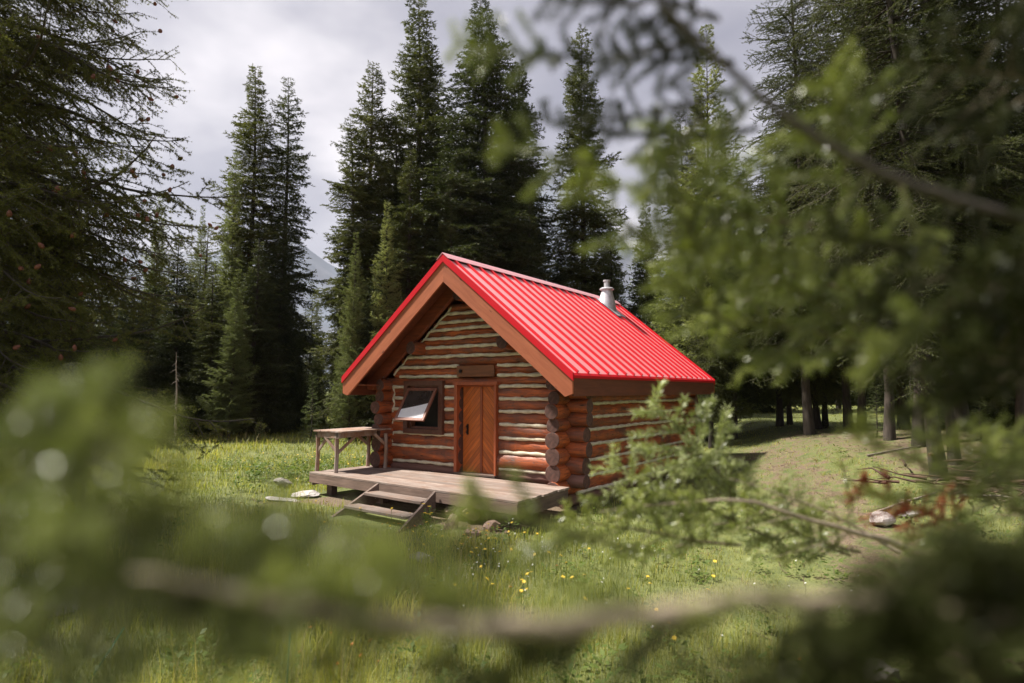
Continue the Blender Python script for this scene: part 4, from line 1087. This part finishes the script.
# bottom
bough([(1170, 660, .36), (950, 615, .33), (770, 592, .31), (620, 620, .3), (500, 632, .29), (330, 612, .28), (220, 590, .27), (130, 570, .26)], [.0055, .0052, .005, .0047, .0042, .0035, .0022, .001],
      'thick brown blurred bough sweeping across the whole bottom of the picture', 'twig_pale',
      (('s', (620, 620, .3), (480, 680, .3), 'fg_dark', 1, 1.0), ('s', (480, 630, .3), (360, 560, .28), 'fg', 2, 1.0),
       ('s', (330, 612, .28), (200, 640, .28), 'fg', 0, 1.0), ('s', (300, 608, .28), (180, 540, .27), 'fg', 1, 1.0), ('s', (850, 590, .32), (760, 680, .3), 'fg_dark', 2, 1.0), ('s', (700, 605, .32), (600, 690, .3), 'fg_dark', 0, 1.0), ('s', (560, 626, .3), (430, 600, .29), 'fg', 1, 1.0), ('s', (660, 612, .3), (540, 590, .29), 'fg', 0, 1.0), ('s', (800, 596, .31), (690, 620, .3), 'fg', 2, 1.0), ('s', (400, 622, .29), (270, 600, .28), 'fg', 2, 1.0), ('s', (420, 624, .29), (300, 690, .28), 'fg_dark', 0, 1.0)))
branch('s', (560, 640, .32), (360, 560, .3), 'hazy green blurred spray in front of the lower grass', 'fg', 1.1, 1)
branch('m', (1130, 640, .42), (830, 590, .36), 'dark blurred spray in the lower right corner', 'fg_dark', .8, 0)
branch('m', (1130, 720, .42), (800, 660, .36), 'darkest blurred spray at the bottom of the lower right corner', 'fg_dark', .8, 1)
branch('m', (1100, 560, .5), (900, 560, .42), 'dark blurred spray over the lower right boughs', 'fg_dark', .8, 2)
branch('m', (900, 700, .36), (640, 640, .33), 'dim green blurred spray hanging below the brown bough', 'fg_dark', .9, 2)
# left
branch('m', (-90, 480, .34), (150, 432, .31), 'bright green blurred spray at the left edge, topmost', 'fg', 1.1, 0)
branch('m', (-90, 560, .33), (190, 500, .3), 'green blurred spray below the topmost one at the left', 'fg', 1.1, 1)
branch('m', (-60, 610, .32), (290, 580, .29), 'wide blurred spray in front of the left grass', 'fg', 1.1, 2)
branch('s', (230, 610, .3), (390, 560, .28), 'blurred sprig reaching towards the deck steps', 'fg', 1.1, 0)
branch('s', (0, 520, .3), (90, 415, .28), 'blurred upright sprig at the far left', 'fg', 1.0, 2)
branch('m', (-80, 660, .34), (200, 610, .32), 'dim blurred spray low at the left corner', 'fg_dark', 1.0, 0)
branch('s', (300, 680, .3), (180, 600, .28), 'dim blurred sprig under the brown bough at the left', 'fg_dark', .9, 1)

for k, (a, b_, nd, lab) in enumerate((
    ((-70, 500, .3), (150, 450, .28), 'fg', 'dense light green blurred spray at the left edge, second from the top'),
    ((-40, 560, .29), (110, 520, .27), 'fg', 'dense blurred spray at the left edge, level with the flat stones'),
    ((420, 640, .29), (270, 580, .27), 'fg', 'blurred spray pointing left under the steps'),
    ((200, 620, .28), (60, 560, .27), 'fg', 'blurred spray pointing left over the lichened boulder'))):
    branch('s', a, b_, lab, nd, 1.1, k)
for k, (a, b_, nd, lab) in enumerate((
    ((740, 330, .62), (655, 275, .58), 'fg', 'light blurred sprig just right of the chimney'),
    ((660, 250, .6), (570, 180, .56), 'fg', 'light blurred sprig left of the pale larch trunk'),
    ((860, 330, .6), (760, 270, .56), 'fg', 'light blurred sprig in the heart of the right green mass'),
    ((700, 120, .58), (640, 200, .55), 'fg', 'light blurred sprig hanging in front of the pale larch top'),
    ((940, 250, .58), (850, 230, .55), 'fg', 'light blurred sprig right under the diagonal bough'))):
    branch('s', a, b_, lab, nd, 1.0, k)

for k, (a, b_, nd, lab) in enumerate((
    ((-60, 470, .3), (150, 440, .28), 'fg', 'thick leafy blurred spray in front of the shaded forest at the left edge'),
    ((170, 600, .3), (340, 570, .28), 'fg', 'thick leafy blurred spray low left of the steps'),
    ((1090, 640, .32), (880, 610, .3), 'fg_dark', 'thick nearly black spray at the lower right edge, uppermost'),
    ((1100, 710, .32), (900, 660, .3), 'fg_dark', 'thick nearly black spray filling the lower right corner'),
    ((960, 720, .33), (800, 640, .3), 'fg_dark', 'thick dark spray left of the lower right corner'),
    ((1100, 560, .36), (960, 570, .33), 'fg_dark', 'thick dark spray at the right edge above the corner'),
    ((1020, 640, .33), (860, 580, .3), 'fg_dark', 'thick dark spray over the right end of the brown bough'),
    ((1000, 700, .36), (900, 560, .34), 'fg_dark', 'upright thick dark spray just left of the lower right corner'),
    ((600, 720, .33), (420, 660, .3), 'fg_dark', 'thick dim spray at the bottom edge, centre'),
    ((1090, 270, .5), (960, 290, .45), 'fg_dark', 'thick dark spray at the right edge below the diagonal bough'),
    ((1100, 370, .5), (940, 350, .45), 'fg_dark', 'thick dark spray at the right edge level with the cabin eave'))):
    branch('d', a, b_, lab, nd, .9, k)

# ------------------------------------------------------------------ grass and herbs
rg = np.random.default_rng(99)
def scatter(nb, dmin, dmax, pw=.55):
    d = dmin * (dmax / dmin) ** (rg.random(nb) ** pw); u = rg.uniform(-260, 1284, nb)
    p = CAM[:2] + (RGT[:2] * ((u - 512) / FPX)[:, None] + FWD[:2]) * d[:, None]
    return p[:, 0], p[:, 1], d
x, y, d = scatter(330000, 2.6, 42, .8)
inside = ((np.abs(x) < 2.35) & (y > .6) & (y < 7.0)) | ((x > -2.7) & (x < 2.5) & (y > -1.05) & (y < .7))
stepz = (x > -.75) & (x < 1.1) & (y > -2.15) & (y < -.9)
bare = bare_at(x, y)
patch = (np.sin(x * 1.7 + y * .9) + np.sin(y * 2.3 - x * .8 + 1) + np.sin(x * .6 + y * .5 + 2) * 1.3) / 3.3
keep = ~inside & ~stepz & (rg.random(len(x)) > bare * 1.05)
x, y, d, patch, bare = [q[keep] for q in (x, y, d, patch, bare)]
n = len(x); z = hgt(x, y)
dxr = (x - CAM[0]) * RGT[0] + (y - CAM[1]) * RGT[1]
lush = smooth(2.5, -1.0, dxr - .0)                      # taller on the left of the cabin
lush = np.where(dxr < 1, 1.0, np.clip(1 - (dxr - 1) / 3, .35, 1))
hgtb = (.09 + .17 * rg.random(n) ** 1.6) * (.55 + .55 * np.clip(patch + .5, 0, 1.4)) * lush * (1 - .6 * bare) * np.where(d > 22, 1.0, 1.0)
hgtb = hgtb * (1 - .85 * np.exp(-((x - 1.0) / 1.8) ** 4 - ((y + 1.45) / .55) ** 4))
stalk = rg.random(n) < .035; hgtb = hgtb * np.where(stalk, 1.9, 1.0) * (.75 + .5 * (np.sin(x * 5.1 + y * 2.2) * np.sin(y * 4.3 - x * 3.1) > .1))
az_ = rg.random(n) * 6.28; w = np.maximum(.0035, d * .00075) * rg.uniform(.7, 1.3, n)
ld = np.stack([np.cos(az_), np.sin(az_), np.zeros(n)], 1); wd_ = np.stack([-np.sin(az_), np.cos(az_), np.zeros(n)], 1)
lean = rg.uniform(.1, .75, n) * hgtb
b0 = np.stack([x, y, z - .01], 1); mid = b0 + ld * (lean * .35)[:, None] + UPV * (hgtb * .6)[:, None]; tip = b0 + ld * lean[:, None] + UPV * hgtb[:, None]
V = np.stack([b0 - wd_ * w[:, None] / 2, b0 + wd_ * w[:, None] / 2, mid + wd_ * w[:, None] * .4, mid - wd_ * w[:, None] * .4, tip], 1).reshape(-1, 3)
k0 = np.arange(n) * 5
tint = np.clip(.42 + .3 * patch + rg.normal(0, .16, n) + (rg.random(n) < .07) * .4 + stalk * .45 + bare * .3, 0, 1)
mb = MB(); mb.add(V, np.stack([k0, k0 + 1, k0 + 2, k0 + 3], 1), 0, np.repeat(tint, 5)); mb.F.append((np.stack([k0 + 3, k0 + 2, k0 + 4], 1), 0, False))
tag(obj('grass', mb, 'grass', attr='tint'), 'sunlit green meadow grass growing around the cabin', 'grass', kind='stuff')

x, y, d = scatter(60000, 3, 26, .8); b2 = bare_at(x, y)
k_ = (rg.random(len(x)) < b2 * .6) & ~((np.abs(x) < 2.4) & (y > -1.2) & (y < 7)); x, y, d = x[k_], y[k_], d[k_]; n = len(x)
a_ = rg.random(n) * 6.28; L = rg.uniform(.02, .11, n); w_ = np.maximum(.003, d * .0005); z = hgt(x, y) + rg.uniform(.004, .03, n)
e1 = np.stack([np.cos(a_), np.sin(a_), rg.normal(0, .2, n)], 1) * L[:, None]; e2 = np.stack([-np.sin(a_), np.cos(a_), rg.normal(0, .3, n)], 1) * w_[:, None]
c = np.stack([x, y, z], 1); mb = MB(); mb.add(np.stack([c - e1 - e2, c + e1 - e2 * .6, c + e1 + e2 * .6, c - e1 + e2], 1).reshape(-1, 3), np.arange(n * 4).reshape(-1, 4))
tag(obj('forest_litter', mb, 'stick'), 'brown twigs and needle litter strewn on the bare ground', 'litter', kind='stuff')

# leafy herbs in clumps
mb = MB()
cx_ = []
for _ in range(900):
    x0, y0, d0 = scatter(1, 3, 24, .8); x0, y0 = float(x0[0]), float(y0[0])
    if (abs(x0) < 2.9 and -1.2 < y0 < 7.2) or (-.9 < x0 < 1.2 and -2.6 < y0 < -.8) or bare_at(x0, y0) > .45: continue
    cx_.append((x0, y0, .5 + .5 * random.random()))
for _ in range(70):                                     # the tall herb bank left of the deck
    cx_.append((rg.normal(-5.0, 1.3), rg.normal(1.2, 1.3), 1.3))
for x0, y0, s in cx_:
    k = int(10 + 14 * s); a_ = rg.random(k) * 6.28; r = rg.random(k) * .13 * s; hz_ = rg.random(k) * .24 * s
    c = np.stack([x0 + r * np.cos(a_), y0 + r * np.sin(a_), gz(x0, y0) + hz_ + .02], 1)
    dd = np.stack([np.cos(a_), np.sin(a_), rg.uniform(-.3, .7, k)], 1); dd /= np.linalg.norm(dd, axis=1)[:, None]
    ww = np.stack([-np.sin(a_), np.cos(a_), rg.normal(0, .3, k)], 1); L = (.05 + .04 * rg.random(k))[:, None] * s; W = L * .28
    V = np.stack([c, c + dd * L * .5 + ww * W, c + dd * L, c + dd * L * .5 - ww * W], 1).reshape(-1, 3)
    mb.add(V, np.arange(k * 4).reshape(-1, 4))
tag(obj('ground_cover', mb, 'herb'), 'low broad-leaved herbs mixed through the meadow grass', 'ground cover', kind='stuff')

# wildflowers scattered as ground cover
def flowers(name, matk, pts, s, label):
    mb = MB()
    for (x0, y0, h0) in pts:
        z0 = gz(x0, y0) + h0
        tl = rg.normal(0, .35, 2)
        c = np.array([x0, y0, z0]); u1 = norm(np.array([1, 0, tl[0]])); v1 = norm(np.array([0, 1, tl[1]]))
        for k in range(8):
            a1 = k * .785; a0_, a2_ = a1 - .3, a1 + .3; R0 = s * (.8 + .4 * rg.random())
            f = lambda a, r, h=0: c + u1 * math.cos(a) * r + v1 * math.sin(a) * r + np.array([0, 0, h])
            mb.add([c, f(a0_, R0 * .7, .004), f(a1, R0, -.004), f(a2_, R0 * .7, .004)], [[0, 1, 2, 3]], 0)
        tube(mb, [(x0, y0, z0 - h0), (x0, y0, z0)], .0022, 3, 1, False)
    return tag(obj(name, mb, [matk, 'herb']), label, 'flowers', kind='stuff')
def fpts(n, cx0, cy0, sx, sy, h=(.16, .34)): return [(rg.normal(cx0, sx), rg.normal(cy0, sy), rg.uniform(*h)) for _ in range(n)]
pts = fpts(75, -5.6, 1.6, 1.3, 1.0, (.25, .45)) + fpts(60, 2.2, -2.4, 1.6, .7, (.14, .3)) + fpts(30, 4.0, -3.4, 1.3, .8)
pts = [p for p in pts if not (abs(p[0]) < 2.7 and -1.2 < p[1] < 7)]
flowers('wildflowers', 'petal_y', pts, .022, 'yellow wildflowers scattered through the meadow grass')
po = []
for u, v in ((300, 655), (330, 640), (345, 632), (352, 652), (360, 660), (370, 645), (378, 668), (310, 630), (870, 470), (800, 664), (435, 612), (338, 668)):
    p = at_ground(u, v + 12); po.append((p[0], p[1], .1 + .05 * rg.random()))
flowers('wildflowers', 'petal_o', po + fpts(14, 2.6, -3.2, 1.2, .6), .017, 'orange wildflowers in the dark grass near the bottom of the picture')
flowers('wildflowers', 'petal_w', fpts(120, 3.2, -2.4, 1.8, 1.0, (.1, .22)) + [p for p in fpts(60, -4.5, .6, 1.6, 1.0) ], .012, 'tiny white blossoms speckled through the meadow grass')
# one taller leafy plant beside the steps
pl = empty('flowering_plant', (1.25, -1.75, gz(1.25, -1.75)), 'leafy plant with yellow flowers growing at the foot of the steps', 'plant')
mb = MB()
for k in range(12):
    a_ = k * 2.4; r = .03 + .1 * rg.random(); h0 = .22 + .16 * rg.random(); top = np.array([r * math.cos(a_), r * math.sin(a_), h0])
    tube(mb, [(0, 0, -.03), top * .6 + (0, 0, .02), top], .003, 4)
    for j in range(5):
        c = top * (.3 + .14 * j); b1 = a_ + j * 1.7; dd = np.array([math.cos(b1), math.sin(b1), .5]); ww = np.array([-math.sin(b1), math.cos(b1), 0]) * .016
        mb.add([c, c + dd * .035 + ww, c + dd * .075, c + dd * .035 - ww], [[0, 1, 2, 3]])
    if k < 6:
        fm = MB()
        for j in range(9):
            b1 = j * .698; dd = np.array([math.cos(b1), math.sin(b1), .15]); ww = np.array([-math.sin(b1), math.cos(b1), 0]) * .009
            fm.add([top, top + dd * .018 + ww, top + dd * .032, top + dd * .018 - ww], [[0, 1, 2, 3]])
        obj('flower', fm, 'petal_y', pl)
obj('leaves', mb, 'herb', pl)

# ------------------------------------------------------------------ brushwood, fallen stick, cord, far hut
bw = empty('brushwood_pile', ground(1000, 9.6), 'tangled pile of dead brown branches under the trees at the right edge', 'brushwood')
for part in range(3):
    for k in range(32):
        mb = MB()
        x0, y0 = rg.normal(0, .8), rg.normal(0, .5); L = rg.uniform(.3, .95); a_ = rg.random() * 6.28; e_ = rg.normal(0, .22); z0 = abs(rg.normal(0, .16)) + .03
        d_ = np.array([math.cos(a_), math.sin(a_), e_ * .5]); p0 = np.array([x0, y0, z0])
        p0r = np.array([p0[0] * RGT[0] - p0[1] * RGT[1], p0[0] * RGT[1] + p0[1] * RGT[0], z0])
        tube(mb, [p0r, p0r + d_ * L * .5 + rg.normal(0, .04, 3), p0r + d_ * L], [rg.uniform(.012, .035), .012, .005], 5)
        obj('dead_branch', mb, 'stick', bw)
for i, (u, v, L, a_, lab) in enumerate(((905, 505, 1.3, .3, 'pale fallen stick on the needle-strewn ground below the near spruces'), (1000, 500, .9, -.5, 'fallen grey stick at the right edge below the brushwood'), (895, 452, 1.2, .1, 'fallen branch lying behind the near leaning trunk'), (735, 428, 1.6, .2, 'fallen branch at the foot of the spruces beside the roof corner'))):
    p = at_ground(u, v); d_ = RGT * math.cos(a_) + FWD * math.sin(a_)
    mb = MB(); ps = [p - d_ * L / 2, p + rg.normal(0, .03, 3), p + d_ * L / 2]
    for q in ps: q[2] = gz(q[0], q[1]) + .03
    tube(mb, ps, [.022, .018, .01], 6); tube(mb, [ps[1], ps[1] + d_ * .2 + np.array([.05, .1, .06])], [.009, .003], 5)
    tag(obj('fallen_branch', mb, 'bark_dead'), lab, 'fallen branch')
for (u0, v0, u1, v1, lab) in ((290, 632, 283, 720, 'short upright teal cord in the grass under the brown blurred bough'), (124, 628, 88, 680, 'slanting teal cord in the dark grass near the lichened boulder')):
    a = at_ground(u1, v1); b_ = P(u0, v0, np.dot(a - CAM, FWD) + .03)
    mb = MB(); tube(mb, [a - UPV * .02, (a + b_) / 2 + RGT * .008, b_], .004, 6); tag(obj('cord', mb, 'rope'), lab, 'cord')
hut = empty('log_hut', ground(884, 40), 'small reddish brown log hut glimpsed far behind the grove trunks', 'hut', rotz=YAW + .3)
hz0 = 0
for k in range(6):
    mb = MB(); tube(mb, [(-2.2, 0, .15 + k * .27), (2.2, 0, .15 + k * .27)], .135, 10); tube(mb, [(-2.2, 3, .15 + k * .27), (2.2, 3, .15 + k * .27)], .135, 10)
    tube(mb, [(-2, -.2, .28 + k * .27), (-2, 3.2, .28 + k * .27)], .13, 10); tube(mb, [(2, -.2, .28 + k * .27), (2, 3.2, .28 + k * .27)], .13, 10); obj('wall_logs', mb, 'log', hut)
mb = MB(); prism(mb, [(-.5, 1.75), (1.5, 2.9), (3.5, 1.75), (3.5, 1.68), (1.5, 2.8), (-.5, 1.68)], 'x', -2.6, 2.6); obj('roof', mb, 'rim', hut)
mb = MB(); box(mb, (.9, -.15, .95), (.6, .05, .7)); obj('window', mb, 'white_panel', hut)

# ------------------------------------------------------------------ light
SUN_AZ = 80.0      # degrees to the left of the view direction, seen from the camera
SUN_EL = 56.0
dirh = FWD * math.cos(R_(SUN_AZ)) - RGT * math.sin(R_(SUN_AZ))
sd = dirh * math.cos(R_(SUN_EL)) + UPV * math.sin(R_(SUN_EL))
sl = bpy.data.lights.new('sun', 'SUN'); sl.energy = 5.0; sl.angle = R_(3); sl.color = (1, .95, .86)
so = bpy.data.objects.new('sun', sl); COL.objects.link(so); so.rotation_euler = Vector(sd).to_track_quat('Z', 'Y').to_euler()
w = bpy.data.worlds.new('World'); sc.world = w; w.use_nodes = True; nt = w.node_tree; nt.nodes.clear()
out = nt.nodes.new('ShaderNodeOutputWorld'); bg = nt.nodes.new('ShaderNodeBackground'); bg.inputs[1].default_value = .1
sky = nt.nodes.new('ShaderNodeTexSky'); sky.sky_type = 'NISHITA'; sky.sun_disc = False; sky.sun_elevation = R_(SUN_EL); sky.sun_rotation = math.atan2(sd[0], sd[1])
tc = nt.nodes.new('ShaderNodeTexCoord'); mp = nt.nodes.new('ShaderNodeMapping'); mp.inputs['Scale'].default_value = (1, 1, 2.0); mp.inputs['Location'].default_value = (.3, .1, .4)
nt.links.new(tc.outputs['Generated'], mp.inputs[0])
n1 = noise(nt, mp.outputs[0], 1.7, 5, .5, .2)
cl = ramp(nt, n1, [(.38, (.168, .163, .192)), (.5, (.255, .245, .268)), (.63, (.50, .47, .475))])
vm = nt.nodes.new('ShaderNodeVectorMath'); vm.operation = 'SCALE'; vm.inputs['Scale'].default_value = 10; nt.links.new(cl, vm.inputs[0])
nt.links.new(mix(nt, .92, sky.outputs[0], vm.outputs[0]), bg.inputs[0]); nt.links.new(bg.outputs[0], out.inputs[0])

HAZE = 0.00009
if HAZE:
    hm = bpy.data.materials.new('pale_air'); hm.use_nodes = True; ht = hm.node_tree; ht.nodes.clear()
    ho = ht.nodes.new('ShaderNodeOutputMaterial'); hv = ht.nodes.new('ShaderNodeVolumePrincipled'); hv.inputs['Color'].default_value = (.82, .86, 1, 1); hv.inputs['Density'].default_value = HAZE; hv.inputs['Anisotropy'].default_value = .2
    ht.links.new(hv.outputs[0], ho.inputs['Volume'])
    mb = MB(); box(mb, (0, 0, 249.3), (10400, 10400, 501.4)); tag(obj('haze', mb, hm), kind='stuff')
sc.view_settings.view_transform = 'Standard'; sc.view_settings.look = 'None'; sc.view_settings.exposure = 1.15; sc.view_settings.gamma = 1
sc.render.engine = 'CYCLES'
sc.cycles.max_bounces = 6; sc.cycles.diffuse_bounces = 3; sc.cycles.glossy_bounces = 2; sc.cycles.transmission_bounces = 3; sc.cycles.transparent_max_bounces = 4
sc.cycles.use_denoising = True; sc.cycles.caustics_reflective = False; sc.cycles.caustics_refractive = False
sc.cycles.sample_clamp_indirect = 4.0
